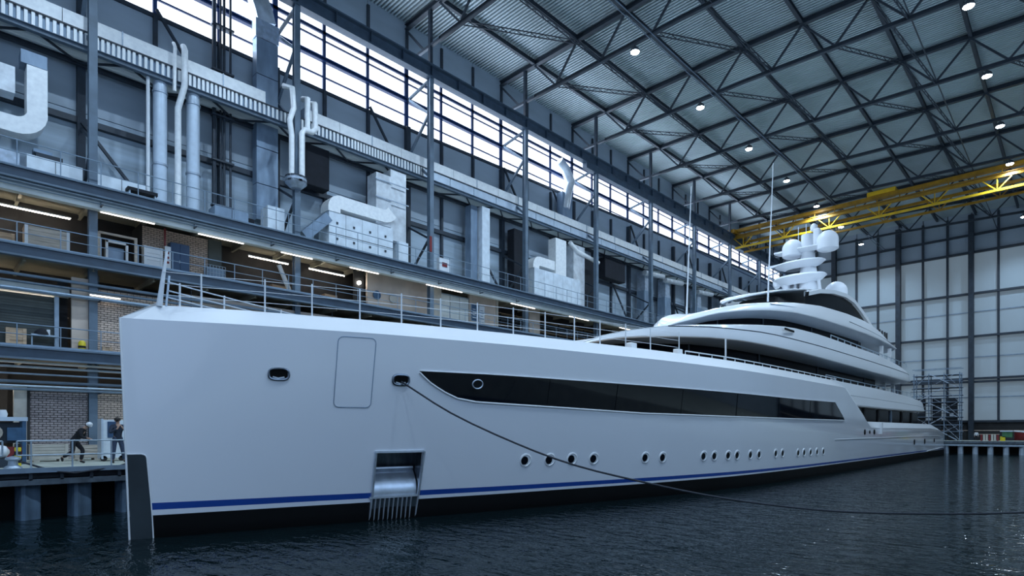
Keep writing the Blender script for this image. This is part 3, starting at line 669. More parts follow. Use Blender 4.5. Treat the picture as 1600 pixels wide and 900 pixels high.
rduct(MB(), [(32.3, 34.9, G3), (32.3, 34.9, 21.2)], .8, .85, Yv).build('duct_body', 'ahu_white', t)
rduct(MB(), [(31.4, 35.3, G3), (31.4, 35.3, 21.2)], .7, .7, Yv).build('grey_duct', 'duct_grey', t)
t = empty('roof_elbow_duct', (43.5, 35.6, 23), 'silver duct bending up in front of the distant strip windows', 'duct')
rduct(MB(), [(43.6, 35.5, 23.0), (43.6, 35.5, 25.8)], .7, 1.5, Yv).build('duct_body', 'duct_grey', t)
MB().tube([(43.4, 35.3, 24.3), (43.7, 35.2, 26), (44.0, 35.1, 27), (43.2, 35.1, 28), (42.4, 35.2, 28.5)], .45, 12).build('elbow', 'silver_duct', t, True)
for x, lab in ((57.5, 'grey duct stack on the upper gallery beyond the fifth visible column'), (62, 'paler duct stack on the upper gallery near the first antenna'), (70, 'grey duct stack half behind the bridge deck'), (78, 'farthest grey duct stack on the upper gallery')):
    t = empty('duct_stack', (x, 35, G3), lab, 'duct')
    for i in range(3): MB().box(x-.8+i*.1, x+.8-i*.2, 34.8, 35.8, G3+i*2.2, G3+2.2+i*2.2).build('duct_section', 'duct_grey' if i % 2 else 'galvanised', t)
    MB().tube([(x-1, 34.6, 20.6), (x+3, 34.6, 20.9)], .3, 10).build('cross_pipe', 'silver_duct', t, True)
t = empty('control_box', (25.9, 33.0, G3+.3), 'white control box on the third visible column at the upper railing', 'box')
MB().box(26.3, 27.3, 33.0, 33.3, G3+.2, G3+1.2).build('body', 'white_paint', t)
MB().box(26.55, 27.0, 32.97, 33.0, G3+.6, G3+.9).build('red_print', 'red', t)
MB().box(25.55, 25.75, 33.15, 33.2, G3+1.5, G3+2.6).build('warning_strip', 'red', t)

# ------------------------------------------------------------------ left quay
q = empty('quay_left', (40, 29.5, 0), 'concrete quay along the left wall with steel fascia and sheet piles', 'quay', kind='structure')
MB().box(-12, XE, 25.5, YC+3, QZ-.14, QZ).build('deck_slab', 'concrete', q)
MB().box(-12, XE, 25.42, 25.5, QZ-.14, QZ+.03).build('edge_angle', 'rail_grey', q)
MB().box(-12, XE, 25.75, 25.85, QZ-.34, QZ-.14).build('fascia_plate', 'steel_dark', q)
MB().box(-12, XE, 25.5, 25.62, QZ-.56, QZ-.36).build('waling', 'quay_steel', q)
for i in range(24): MB().box(-5+.85*i, -4.9+.85*i, 25.5, 25.8, QZ-.40, QZ-.14).build('bracket', 'steel_dark', q)
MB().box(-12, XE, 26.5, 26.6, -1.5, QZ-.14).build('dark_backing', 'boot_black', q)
pr = None
for i in range(60):
    x = -6.4+1.46*i
    if pr is None:
        mb = MB(); mb.grid([[(x+dx, y, z) for dx, y in ((0, 26.4), (.06, 25.9), (.12, 25.78), (.22, 25.74), (.30, 25.80), (.42, 25.88), (.52, 25.9), (.66, 26.0), (.70, 26.4))] for z in (-1.2, QZ-.5)])
        pr = mb.build('sheet_pile', 'pile_steel', q, True)
    else: share(pr, 'sheet_pile', q, (1.46*i, 0, 0))
# right quay (where the photograph was taken from) and its bollard
q = empty('quay_right', (40, -9, 0), 'concrete quay on the camera side of the dock', 'quay', kind='structure')
MB().box(-14, XE, -16, -1.2, -1, QZ).build('deck_slab', 'concrete', q)
# end quay
q = empty('quay_end', (99, 10, 0), 'low quay across the far end of the dock on pale piles', 'quay', kind='structure')
MB().box(95.0, XE, -1.2, 25.5, QZ-.22, QZ-.08).build('deck_slab', 'concrete', q)
MB().box(94.9, 95.0, -1.2, 25.5, QZ-.75, QZ-.5).build('waling', 'rail_galv', q)
MB().box(94.9, 95.05, -1.2, 25.5, QZ-.4, QZ-.1).build('fascia_plate', 'quay_steel', q)
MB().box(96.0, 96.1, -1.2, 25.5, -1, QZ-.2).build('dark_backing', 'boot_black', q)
pr = None
for i in range(13):
    y = .2+1.52*i
    if pr is None:
        mb = MB(); mb.grid([[(x, y+dy, z) for dy, x in ((0, 95.4), (.08, 95.1), (.25, 95.0), (.45, 95.1), (.62, 95.4))] for z in (-1.2, QZ-.5)]); pr = mb.build('sheet_pile', 'pipe_pale', q, True)
    else: share(pr, 'sheet_pile', q, (0, 1.52*i, 0))

# quay railing: hoops of galvanised tube
t = empty('quay_railing', (2, 25.6, QZ), 'galvanised tube railing along the left quay edge by the bow', 'railing')
for x in (-4, -1.9, .5, 2.72, 3.86, 5.02, 6.9, 9):
    MB().tube([(x, 25.62, QZ), (x, 25.62, QZ+.95)], .028, 8).build('rail_post', 'rail_galv', t, True)
    MB().box(x-.07, x+.07, 25.55, 25.69, QZ, QZ+.03).build('foot_plate', 'rail_galv', t)
for z in (.95, .46):
    MB().tube([(-8, 25.62, QZ+z), (1.0, 25.62, QZ+z), (1.98, 25.62, QZ+z)], .026, 8).build('rail_tube', 'rail_galv', t, True)
    MB().tube([(2.35, 25.62, QZ+z), (10, 25.62, QZ+z)], .026, 8).build('rail_tube', 'rail_galv', t, True)
for x in (1.98, 2.35): MB().tube([(x, 25.62, QZ+.46), (x, 25.62, QZ+.95)], .026, 8).build('rail_post', 'rail_galv', t, True)
# quay goods
crate('pallet_box', 3.25, 4.5, 30.8, 31.6, QZ, .72, 'pale grey slatted pallet box left of the bending person', 'cream', 5)
crate('pallet_box', 4.75, 5.75, 31.0, 31.7, QZ, .66, 'pale brown pallet box behind the bending person', 'wood_pale', 4)
t = empty('yellow_post', (2.52, 27.2, QZ), 'yellow and black striped guard post beside the blue machine', 'bollard')
for i in range(6):
    MB().lathe((2.52, 27.2, QZ+.14*i), [(.09, 0), (.10, .07), (.09, .14)], 14).build('post_band', 'yellow' if i % 2 == 0 else 'rubber', t, True)
t = empty('blue_machine', (2.0, 29.5, QZ), 'blue framed machine with white top at the far left of the quay', 'machine')
for x in (1.2, 2.9):
    for y in (29.3, 30.2): MB().box(x-.06, x+.06, y-.06, y+.06, QZ, 3.5).build('frame_post', 'machine_blue', t)
MB().box(1.1, 3.0, 29.2, 30.3, 3.45, 3.6).build('top_frame', 'pipe_pale', t)
MB().box(1.3, 2.8, 29.5, 30.1, 2.6, 3.4).build('engine_block', 'steel_dark', t)
MB().lathe((2.0, 29.35, 3.0), [(.28, 0), (.30, .1), (.2, .2)], 16, (0, 1, 0)).build('fan_drum', 'wood_pale', t, True)
MB().box(2.4, 2.85, 29.25, 29.5, 2.7, 3.2).build('side_box', 'machine_blue', t)
MB().box(1.2, 2.9, 29.3, 30.2, 2.05, 2.45).build('base_tank', 'red', t)
MB().lathe((2.3, 29.6, 3.6), [(.12, 0), (.15, .12), (.10, .28)], 12).build('filler_cap', 'white_paint', t, True)
for x in (1.4, 2.7): MB().lathe((x, 29.25, 2.0), [(.2, 0), (.2, .15)], 14, (0, 1, 0)).build('wheel', 'rubber', t, True)
t = empty('mooring_bollard', (2.3, 26.2, QZ), 'squat grey mooring bollard at the quay edge by the blue machine', 'bollard')
MB().lathe((2.3, 26.2, QZ), [(.26, 0), (.24, .05), (.14, .12), (.13, .26), (.22, .32), (.2, .38), (.05, .42)], 18).build('body', 'galvanised', t, True)
r_ = MB().tube([(2.45, 26.1, QZ+.25), (3.0, 25.75, QZ+.02), (3.4, 25.45, QZ-.12), (3.9, 25.4, QZ-.2), (4.5, 25.42, QZ-.12), (5.2, 25.5, QZ-.02), (5.7, 25.8, QZ+.1), (6.6, 26, QZ+.1)], .035, 8)
tag(r_.build('quay_hose', 'rope', None, True), 'black hose sagging over the quay edge from the bollard', 'hose')
t = empty('tall_cabinet', (5.4, 29.6, QZ), 'tall pale cabinet on wheels behind the person in the dark jacket', 'cabinet')
MB().box(5.45, 6.25, 29.4, 30.1, QZ+.15, QZ+1.75).build('cabinet_body', 'ahu_white', t)
MB().box(5.62, 5.95, 29.37, 29.4, QZ+1.0, QZ+1.68).build('dark_panel', 'locker_blue', t)
MB().box(5.40, 5.47, 29.35, 30.1, QZ+.1, QZ+1.8).build('side_post', 'pipe_pale', t)
for x in (5.5, 6.15): MB().lathe((x, 29.4, QZ+.12), [(.12, 0), (.12, .08)], 14, (0, 1, 0)).build('wheel', 'rubber', t, True)
t = empty('white_fender', (.9, 27.2, QZ), 'white round fender lying at the far left quay edge', 'fender')
MB().lathe((1.1, 27.2, QZ+.55), [(.05, 0), (.2, .1), (.25, .4), (.25, .9), (.2, 1.1), (.05, 1.2)], 16, (1, 0, 0)).build('fender_body', 'white_paint', t, True)
MB().box(1.2, 2.25, 26.95, 27.5, QZ, QZ+.32).build('fender_cradle', 'steel_dark', t)

# ------------------------------------------------------------------ people
def person(name, label, base, yaw, J, mats, hat=None, k=1.0):
    """J: joints in a local frame (x right, y forward, z up, metres)."""
    t = empty(name, base, label, 'person'); R = Matrix.Rotation(yaw, 4, 'Z')
    def W(p): return R @ (Vector(p)*k)
    def skin(nm, chains, m_, lvl=2):
        me = bpy.data.meshes.new(nm); vs = []; es = []; rs = []; idx = {}
        for ch in chains:
            prev = None
            for key, p, r in ch:
                if key in idx: i = idx[key]
                else: i = idx[key] = len(vs); vs.append(W(p)); rs.append(r*k)
                if prev is not None and prev != i: es.append((prev, i))
                prev = i
        me.from_pydata([tuple(v) for v in vs], es, []); o = bpy.data.objects.new(nm, me); COL.objects.link(o); o.parent = t; ORG[o.name] = ORG[t.name]
        md = o.modifiers.new('skin', 'SKIN'); sv = me.skin_vertices[0].data
        for i, r in enumerate(rs): sv[i].radius = (r, r)
        sv[0].use_root = True; md.use_smooth_shade = True
        s2 = o.modifiers.new('sub', 'SUBSURF'); s2.levels = lvl; s2.render_levels = lvl
        me.materials.append(M[m_]); return o
    j = J
    def P_(n): return j[n]
    def mid(a, b_, f=.5): return tuple(Vector(a).lerp(Vector(b_), f))
    body = [[('pel', P_('pelvis'), .12), ('wai', mid(P_('pelvis'), P_('chest'), .5), .11), ('che', P_('chest'), .14), ('nec', P_('neck'), .055), ('hd0', mid(P_('neck'), P_('head'), .55), .06), ('hea', P_('head'), .088), ('top', mid(P_('neck'), P_('head'), 1.42), .07)]]
    for s in 'LR':
        body.append([('che', P_('chest'), .14), ('sh'+s, P_('sh'+s), .06), ('el'+s, P_('el'+s), .042), ('wr'+s, P_('wr'+s), .027), ('pa'+s, P_('ha'+s), .036)])
        body.append([('pel', P_('pelvis'), .12), ('hi'+s, P_('hi'+s), .085), ('kn'+s, P_('kn'+s), .055), ('an'+s, P_('an'+s), .038), ('to'+s, P_('to'+s), .03)])
        wv = Vector(P_('wr'+s)); hv = Vector(P_('ha'+s)); d = (hv-wv).normalized(); sd = d.cross(Vector((0, 0, 1)))
        sd = sd.normalized() if sd.length > .1 else Vector((1, 0, 0)); dn = d.cross(sd)
        for q in range(4):
            o_ = sd*(-.03+.02*q); L = (.065, .078, .072, .055)[q]
            body.append([('pa'+s, tuple(hv), .036), ('f1%d%s' % (q, s), tuple(hv+o_+d*.03), .009), ('f2%d%s' % (q, s), tuple(hv+o_+d*(.03+L*.55)+dn*.008), .0085), ('f3%d%s' % (q, s), tuple(hv+o_+d*(.03+L*.85)+dn*.03), .008)])
        body.append([('pa'+s, tuple(hv), .036), ('th1'+s, tuple(hv-sd*.04-d*.01), .011), ('th2'+s, tuple(hv-sd*.06+d*.03), .009)])
    skin('body', body, 'skin', 2)
    coat = [[('hem', mid(P_('pelvis'), P_('chest'), -.22), .15), ('wai', mid(P_('pelvis'), P_('chest'), .1), .15), ('w2', mid(P_('pelvis'), P_('chest'), .5), .145), ('che', P_('chest'), .175), ('col', mid(P_('chest'), P_('neck'), .8), .08)]]
    for s in 'LR': coat.append([('che', P_('chest'), .175), ('sh'+s, P_('sh'+s), .085), ('el'+s, P_('el'+s), .066), ('wr'+s, mid(P_('el'+s), P_('wr'+s), .9), .048)])
    skin('jacket', coat, mats[0])
    tr = [[('pel', P_('pelvis'), .145), ('p2', mid(P_('pelvis'), P_('chest'), .3), .135)]]
    for s in 'LR': tr.append([('pel', P_('pelvis'), .145), ('hi'+s, P_('hi'+s), .105), ('kn'+s, P_('kn'+s), .078), ('an'+s, mid(P_('kn'+s), P_('an'+s), .92), .062)])
    skin('trousers', tr, mats[1])
    for s in 'LR': skin('shoe', [[('h', mid(P_('an'+s), P_('to'+s), -.25), .05), ('m', mid(P_('an'+s), P_('to'+s), .5), .05), ('t', mid(P_('an'+s), P_('to'+s), 1.1), .04)]], 'rubber', 1)
    h = Vector(P_('head')); nk = Vector(P_('neck')); up = (h-nk).normalized(); fw = Vector(j.get('look', (0, 1, 0))).normalized(); rt = fw.cross(up).normalized(); fw = up.cross(rt)
    def ball(nm, c, r, m_, sc=(1, 1, 1)):
        mb = MB(); mb.lathe((0, 0, 0), [(r*math.sin(a)*sc[0]+1e-4, -r*math.cos(a)*sc[2]) for a in [PI*i/8 for i in range(9)]], 12)
        mb.v = [tuple(W(c)+Vector(v)+ORG[t.name]) for v in mb.v]; return mb.build(nm, m_, t, True)
    ball('nose', h+fw*.102-up*.005, .016, 'skin')
    for s in (-1, 1):
        ball('eye', h+fw*.088+rt*.032*s+up*.02, .010, 'cloth_black'); ball('ear', h+rt*.092*s, .022, 'skin')
    ball('mouth', h+fw*.09-up*.045, .012, 'red')
    ball('hair', h+up*.035-fw*.012, .108, 'hair', (1, 1, .95))
    if hat:
        ball('hard_hat', h+up*.06, .125, hat, (1, 1, .8)); ball('hat_peak', h+up*.05+fw*.1, .05, hat, (1, 1, .3))
    return t
# person facing the dock, elbows bent, hands raised to the face
person('person', 'person in dark jacket and jeans standing by the bow, hands raised to face', (5.62, 27.6, QZ), PI+.1,
  dict(pelvis=(0,0,.98), chest=(0,.02,1.36), neck=(0,.03,1.55), head=(.02,.06,1.67), shL=(-.21,.02,1.44), shR=(.21,.02,1.44), elL=(-.30,.16,1.20), elR=(.30,.14,1.18), wrL=(-.10,.26,1.36), wrR=(.08,.26,1.36), haL=(-.06,.24,1.44), haR=(.05,.24,1.44),
       hiL=(-.10,0,.92), hiR=(.10,0,.92), knL=(-.16,.05,.50), knR=(.14,.03,.50), anL=(-.24,.0,.08), anR=(.16,-.02,.08), toL=(-.27,.14,.04), toR=(.18,.13,.04), look=(-.25,1,-.2)), ('cloth_navy', 'denim'), None, 1.02)
# person walking to the right, bent forward
person('person', 'person in black with pale hard hat bending forward on the quay', (4.45, 28.2, QZ), -PI/2-.55,
  dict(pelvis=(0,-.16,.90), chest=(0,.08,1.24), neck=(0,.22,1.42), head=(0,.31,1.50), shL=(-.19,.12,1.32), shR=(.19,.12,1.32), elL=(-.22,.08,1.04), elR=(.22,.18,1.04), wrL=(-.14,.28,.98), wrR=(.14,.36,1.0), haL=(-.12,.34,.97), haR=(.12,.42,.99),
       hiL=(-.09,-.16,.86), hiR=(.09,-.16,.86), knL=(-.11,.10,.52), knR=(.11,-.16,.47), anL=(-.12,.02,.09), anR=(.12,-.52,.24), toL=(-.12,.16,.04), toR=(.12,-.50,.10), look=(0,1,-.6)), ('cloth_black', 'cloth_black'), 'white_paint', 1.0)

# ------------------------------------------------------------------ YACHT
BX = [4.2,7,8.8,10.7,13.1,15.7,18.6,23,27,31,38,47,66,90,94,95.6,96.3]
BY = [19.2,18.35,17.85,17.25,16.65,15.95,15.3,14.3,13.62,13.1,12.75,12.6,12.5,12.4,12.75,13.6,15.2]
FX = [3.9,8,14,22,35,50,90]; FYs = [0,.7,1.0,.8,.35,.1,0]
def smooth_tab(xs, ys, n=3):
    """densify a table with a monotone-ish cubic so that the hull is fair"""
    X = []; Y = []
    m = [(ys[min(i+1,len(ys)-1)]-ys[max(i-1,0)])/(xs[min(i+1,len(xs)-1)]-xs[max(i-1,0)]) for i in range(len(xs))]
    for i in range(len(xs)-1):
        h = xs[i+1]-xs[i]
        for q in range(n):
            u = q/n; a = 2*u**3-3*u**2+1; b_ = u**3-2*u**2+u; c_ = -2*u**3+3*u**2; d_ = u**3-u**2
            X.append(xs[i]+h*u); Y.append(a*ys[i]+b_*h*m[i]+c_*ys[i+1]+d_*h*m[i+1])
    return X+[xs[-1]], Y+[ys[-1]]
BX, BY = smooth_tab(BX, BY, 4); FX, FYs = smooth_tab(FX, FYs, 4)
CLX = lambda x: 19.2-.006*(x-4.2)
XEND = 96.3
def stem(z): return 4.2-.037*z
def HY(x, z):
    """near (port) side of the hull"""
    b_ = lerp(BX, BY, x)
    fz = max(0, min(1, (z-.65)/5.6))
    if x < 4.2: return CLX(x)-max(0, .3*(x-stem(z)))
    y = b_-lerp(FX, FYs, x)*fz
    if z < 0: y += -z*.35
    return min(y, CLX(x)-.02)
def ztop(x):
    if x < 48.2: return 6.25
    if x < 55.9: return 6.25-(x-48.2)/7.7*2.95
    return lerp([55.9, 84, 89.3, 92, 94.2, 95.6, 96.3], [3.3, 3.28, 3.0, 2.6, 1.9, 1.2, .99], x)
A0, A1 = 10.76, 12.40                           # anchor pocket
STN = [0]+[4.0+.25*i for i in range(1, 20)]+[9.5, 10.1, A0, 11.3, 11.85, A1, 13.0, 13.7]+[14.5+.9*i for i in range(38)]+[48.2, 49.5, 50.9, 52.4, 54, 55.9, 58]+[60+2.5*i for i in range(12)]+[89.3, 91, 92, 93, 94.2, 95, 95.6, 96, XEND]
STN = sorted(set(round(x, 3) for x in STN))
def hp(x, z, far=False, off=0.):
    xx = stem(z) if x < 4.0 else x
    y = CLX(xx) if x < 4.0 else HY(xx, z)-off
    if far: y = 2*CLX(xx)-y
    return (xx, y, z)
y_ = empty('motor_yacht', (48, 18.9, -1.2), 'large white motor yacht with plumb bow moored inside the hall', 'yacht')
def hull_strip(name, zs, m_, skipfn=None, x0=-1, x1=200, off=0.):
    mb = MB()
    for far in (False, True):
        S = [x for x in STN if x0 <= x <= x1]
        rows = []
        for x in S:
            t_ = ztop(max(x, 4)); zz = [min(z if not callable(z) else z(max(x, 4)), t_) for z in zs]
            rows.append([hp(x, z, far, off) for z in zz])
        sk = (lambda i, j: skipfn(S[i], S[i+1], j)) if (skipfn and not far) else None
        mb.grid(rows, sk)
    return mb.build(name, m_, y_, True, sharp=25)
pocket = lambda xa, xb, z0, z1: xa >= A0-.01 and xb <= A1+.01
ZB, ZU0, ZU1 = .65, lambda x: lerp([4, 15, 40, 96], [.81, .77, .72, .70], x), lambda x: lerp([4, 15, 40, 96], [1.01, .95, .86, .82], x)
topz = [ZU1, 1.6, 2.33, 3.0, 3.7, 4.4, 5.0, 5.6, 6.25]
hull_strip('hull_topsides', topz, 'hull_white', lambda a, b_, j: pocket(a, b_, 0, 0) and j < 2)
hull_strip('waterline_stripe', [ZU0, ZU1], 'hull_blue', lambda a, b_, j: pocket(a, b_, 0, 0))
hull_strip('white_boot_line', [ZB, ZU0], 'hull_white', lambda a, b_, j: pocket(a, b_, 0, 0))
hull_strip('dark_underbody', [-1.2, -.4, 0, .35, ZB], 'boot_black')
mb = MB()   # transom
mb.grid([[hp(XEND, z), (XEND+.05, CLX(XEND), z), hp(XEND, z, True)] for z in (-1.2, 0, .65, .99)]); mb.build('transom', 'hull_white', y_)
# bulwark cap: the bright chamfer along the top of the sides
def cap_pts(x, far):
    zt = ztop(max(x, 4))
    if x < 4.0:
        a = (stem(6.25), CLX(4), 6.25); b_ = (4.85, CLX(4.8)+.0, 6.80); c_ = (4.95, CLX(4.8), 6.80); d_ = (5.0, CLX(4.8), 6.1)
        return [a, b_, c_, d_]
    hgt = .5 if x < 47 else (.28 if x < 55 else .52)
    if x > 85: hgt = max(.04, .52*(1-(x-85)/11.3))
    ins = .45 if x < 47 else (.12 if 48.5 < x < 55 else .4)
    y0 = HY(x, zt); cl = CLX(x)
    y1 = min(y0+ins, cl-.001) if x > 4.95 else cl; y2 = min(y0+ins+.22, cl); y3 = min(y0+ins+.3, cl)
    pts = [(x, y0, zt), (x if x > 4.95 else 4.9, y1, zt+hgt), (x if x > 4.95 else 4.95, y2, zt+hgt), (x if x > 4.95 else 5, y3, zt-.2)]
    if far: pts = [(p[0], 2*cl-p[1], p[2]) for p in pts]
    return pts
mb = MB()
for far in (False, True): mb.grid([cap_pts(x, far) for x in STN if x < 96])
mb.build('bulwark_cap', 'super_white', y_, True, sharp=20)
# decks
mb = MB(); S = [x for x in STN if 5 < x < 50]
mb.grid([[(x, HY(x, 6)+.4, 6.0), (x, 2*CLX(x)-HY(x, 6)-.4, 6.0)] for x in S]); mb.build('foredeck', 'teak', y_)
mb = MB(); S = [x for x in STN if 47 < x < 95.7]
mb.grid([[(x, HY(x, 3)+.4, min(3.2, ztop(x)-.05)), (x, 2*CLX(x)-HY(x, 3)-.4, min(3.2, ztop(x)-.05))] for x in S]); mb.build('main_deck', 'teak', y_)
# panels lying on the hull surface
def patch(name, xs, zfun0, zfun1, m_, off, parent=None, nz=3):
    rows = []
    for x in xs:
        a, b_ = zfun0(x), zfun1(x); rows.append([hp(x, a+(b_-a)*q/nz, False, off) for q in range(nz+1)])
    return MB().grid(rows).build(name, m_, parent or y_, True, sharp=30)
wx = [12.01, 12.15, 12.42, 12.7, 13.01, 13.48, 14.22, 15.26, 16.5, 18.25, 20, 22.5, 25, 27.5, 29.6, 32, 35, 37.7, 40, 42.5, 45.7, 46.4, 47.2, 48.2]
wt = lambda x: lerp([12, 14.7, 22.5, 30, 38, 45.7, 48.2], [5.11, 5.12, 5.06, 5.02, 5.0, 5.08, 3.87], x)
wbm = lambda x: lerp([12.01, 12.15, 12.42, 12.7, 13.01, 13.48, 14.22, 15.26, 18.25, 22.5, 29.6, 37.7, 48.2], [5.09, 4.97, 4.76, 4.6, 4.44, 4.25, 4.14, 4.10, 4.01, 3.87, 3.82, 3.81, 3.84], x)
wbnd = patch('window_band', wx, wbm, wt, 'glass_dark', .02)
mb = MB()
for f, s in ((wbm, -1), (wt, 1)):
    mb.tube([hp(x, f(x)+.02*s, False, .025) for x in wx], .035 if s < 0 else .02, 6)
mb.build('window_trim', 'super_white', y_, True)
for x in (17.3, 20.9, 25.2, 30, 35.2, 40.5): MB().tube([hp(x, wbm(x)+.03, False, .022), hp(x, wt(x)-.03, False, .022)], .012, 4).build('glass_joint', 'boot_black', wbnd)
# shell door in the bow
def loop_pts(x0, x1, z0, z1, r, off, n=4):
    P2 = []
    for cx, cz, a0 in ((x1-r, z1-r, 0), (x0+r, z1-r, 90), (x0+r, z0+r, 180), (x1-r, z0+r, 270)):
        for q in range(n+1):
            a = math.radians(a0+90*q/n); P2.append(hp(cx+r*math.cos(a), cz+r*math.sin(a), False, off))
    return P2+[P2[0]]
dr = patch('shell_door', [9.38, 9.7, 10.1, 10.48], lambda x: 3.86, lambda x: 6.07, 'hull_white', .008)
MB().tube(loop_pts(9.37, 10.49, 3.84, 6.09, .16, .008), .014, 5, False).build('door_seam', 'duct_grey', dr, True)
MB().tube([hp(8.95, 4.72, False, .03), hp(10.1, 4.72, False, .03)], .0001, 3)
# fairleads
def fairlead(x, z, open_=True):
    t = MB(); L = []
    for q in range(21):
        a = 2*PI*q/20; rx, rz = .27, .17; n = 3.0
        cx = math.copysign(abs(math.cos(a))**(2/n), math.cos(a)); sz = math.copysign(abs(math.sin(a))**(2/n), math.sin(a)); L.append((x+rx*cx, z+rz*sz))
    ring = MB().tube([hp(a, c_, False, .03) for a, c_ in L], .04, 6, False).build('fairlead', 'stainless_dark' if open_ else 'stainless', y_, True)
    if open_:
        m2 = MB(); m2.v = [hp(x, z, False, .015)]+[hp(a, c_, False, .015) for a, c_ in L[:-1]]; m2.f = [(0, i, i % 20+1) for i in range(1, 21)]
        m2.f = [(0, i+1, (i+1) % 20+1) for i in range(20)]; m2.build('dark_opening', 'boot_black', ring)
        MB().tube([hp(x-.16, z-.09, False, .02), hp(x, z-.13, False, .02), hp(x+.16, z-.09, False, .02)], .03, 6).build('roller', 'stainless', ring, True)
fairlead(7.77, 4.82); fairlead(11.39, 4.79); 
MB().tube([hp(14.17+.2*math.cos(2*PI*q/18), 4.76+.16*math.sin(2*PI*q/18), False, .045) for q in range(19)], .025, 6, False).build('fairlead', 'stainless', y_, True)
# portholes
def porthole(x, z, r=.225):
    c_ = Vector(hp(x, z)); tx = (Vector(hp(x+.2, z))-Vector(hp(x-.2, z))).normalized(); tz = (Vector(hp(x, z+.2))-Vector(hp(x, z-.2))).normalized(); n = tx.cross(tz); n = n if n.y < 0 else -n
    p = MB().lathe(c_, [(r+.05, -.02), (r+.05, .02), (r, .035), (r-.02, .01)], 20, n).build('porthole', 'super_white', y_, True)
    MB().lathe(c_+n*.02+tx*(-.07), [(r*.74, 0), (r*.74, .02)], 18, n).build('glass', 'glass_dark', p)
for x, z in [(16.64,1.92),(17.80,1.91),(18.93,1.91),(20.09,1.89),(23.12,1.85),(24.30,1.83),(27.44,1.80),(28.36,1.79),(29.62,1.78),(30.51,1.77),(31.99,1.75),(33.04,1.73),(35.26,1.73),(36.26,1.72),(38.75,1.67),(39.78,1.66),(40.96,1.65),(42.21,1.64),(43.51,1.63)]: porthole(x, z)
for x, z, r in ((53.9, 2.94, .22), (55.4, 2.94, .14), (56.9, 2.94, .22), (73.25, 1.85, .28), (78.7, 1.85, .3), (84.5, 1.9, .22)):
    p = hp(x, z, False, .01); pp = MB().lathe(p, [(r, -.02), (r, .03)], 16, (0, -1, 0)).build('mooring_port', 'boot_black', y_)
# stern details
MB().box(58.9, 59.2, 12.35, 12.55, 2.75, 3.75).build('gate_post', 'super_white', y_)
MB().tube([hp(x, 2.42, False, .01) for x in (46, 55, 65, 75, 85, 92)], .03, 5).build('rubbing_strake', 'super_white', y_)
MB().tube([hp(x, .72+.02*(x-80), False, .02) for x in (80, 85, 90, 94, 95.6)], .07, 6).build('swim_platform_edge', 'super_white', y_, True)
# anchor pocket
pk = MB(); dpt = .9
def ip(x, z, d): p = hp(x, z); return (p[0]+.25*d, p[1]+d, p[2])
pk.quad(ip(A0, .8, 0), ip(A0, 2.33, 0), ip(A0, 2.33, dpt), ip(A0, .8, dpt)); pk.quad(ip(A1, .8, 0), ip(A1, 2.33, 0), ip(A1, 2.33, dpt), ip(A1, .8, dpt))
pk.quad(ip(A0, 2.33, 0), ip(A1, 2.33, 0), ip(A1, 2.33, dpt), ip(A0, 2.33, dpt)); pk.quad(ip(A0, .8, dpt), ip(A1, .8, dpt), ip(A1, 2.33, dpt), ip(A0, 2.33, dpt))
pk = pk.build('anchor_pocket', 'stainless_dark', y_)
rows = []
for q in range(9):
    u = q/8; z = .82+.95*u; d = .05+.75*(u**2)*.9
    rows.append([ip(A0+.03, z, d), ip((A0+A1)/2, z, d), ip(A1-.03, z, d)])
MB().grid(rows).build('chute_plate', 'stainless', pk, True)
MB().tube([ip(A0+.05, 1.75, .6), ip(A1-.05, 1.75, .6)], .07, 8).build('roller', 'stainless', pk, True)
for a, b_ in (((A0+.02, .80), (A0+.02, 2.36)), ((A1-.0, .80), (A1+.05, 2.36)), ((A0, 2.36), (A1+.05, 2.36)), ((A0-.06, .80), (A1, .80))):
    MB().bar(hp(*a, False, .03), hp(*b_, False, .03), .075, .07).build('frame_bar', 'stainless', pk)
MB().bar(hp(A0+.02, .8, False, .03), hp(A0-.06, -.4, False, .05), .05, .06).build('frame_bar', 'stainless', pk)
MB().bar(hp(A1, .8, False, .03), hp(A1-.1, -.4, False, .05), .05, .06).build('frame_bar', 'stainless', pk)
MB().grid([[hp(x, z, False, .03) for x in (A0, A1-.05)] for z in (-.4, .78)]).build('rib_plate', 'bow_plate', pk)
for i in range(9):
    x = A0+.14+.155*i; MB().bar(hp(x, .76, False, .05), hp(x-.04, -.4, False, .06), .035, .05).build('rib', 'stainless', pk)
# bow guard plate with rounded corner, and stem bar
mb = MB(); P2 = []
for q in range(6):
    a = math.radians(90*q/5); P2.append((4.56-.13+.13*math.sin(a), 2.42-.13+.13*math.cos(a)))
outl = [(4.16, -.5), (4.12, 2.42)]+P2+[(4.62, 1.8), (4.70, .8), (4.76, -.5)]
def bp3(x, z):
    f = max(0, (x-stem(z))); return (x, CLX(4)-.31*f-.025, z)
n0 = len(mb.v)
zs_ = [-.5, .1, .6, 1.1, 1.6, 2.0, 2.2, 2.29, 2.35, 2.39, 2.42]
rows = []
for z in zs_:
    xr = 4.76-.06*(z+.5)/1.3 if z < .8 else lerp([.8, 1.8, 2.29], [4.70, 4.62, 4.58], z)
    if z > 2.29: xr = 4.58-.13+math.sqrt(max(0, .13**2-(z-2.29)**2))
    rows.append([bp3(stem(z)+.02, z), bp3((stem(z)+xr)/2, z), bp3(xr, z)])
MB().grid(rows).build('bow_guard_plate', 'bow_plate', y_)
MB().tube([rows[i][2] for i in range(len(rows))]+[rows[-1][0]], .018, 6).build('guard_rim', 'super_white', y_, True)
MB().tube([(stem(z)-.005, CLX(4)+.0, z) for z in (-.5, 0, 1, 2, 3, 4, 5, 6.25)], .028, 8).build('stem_bar', 'super_white', y_, True)

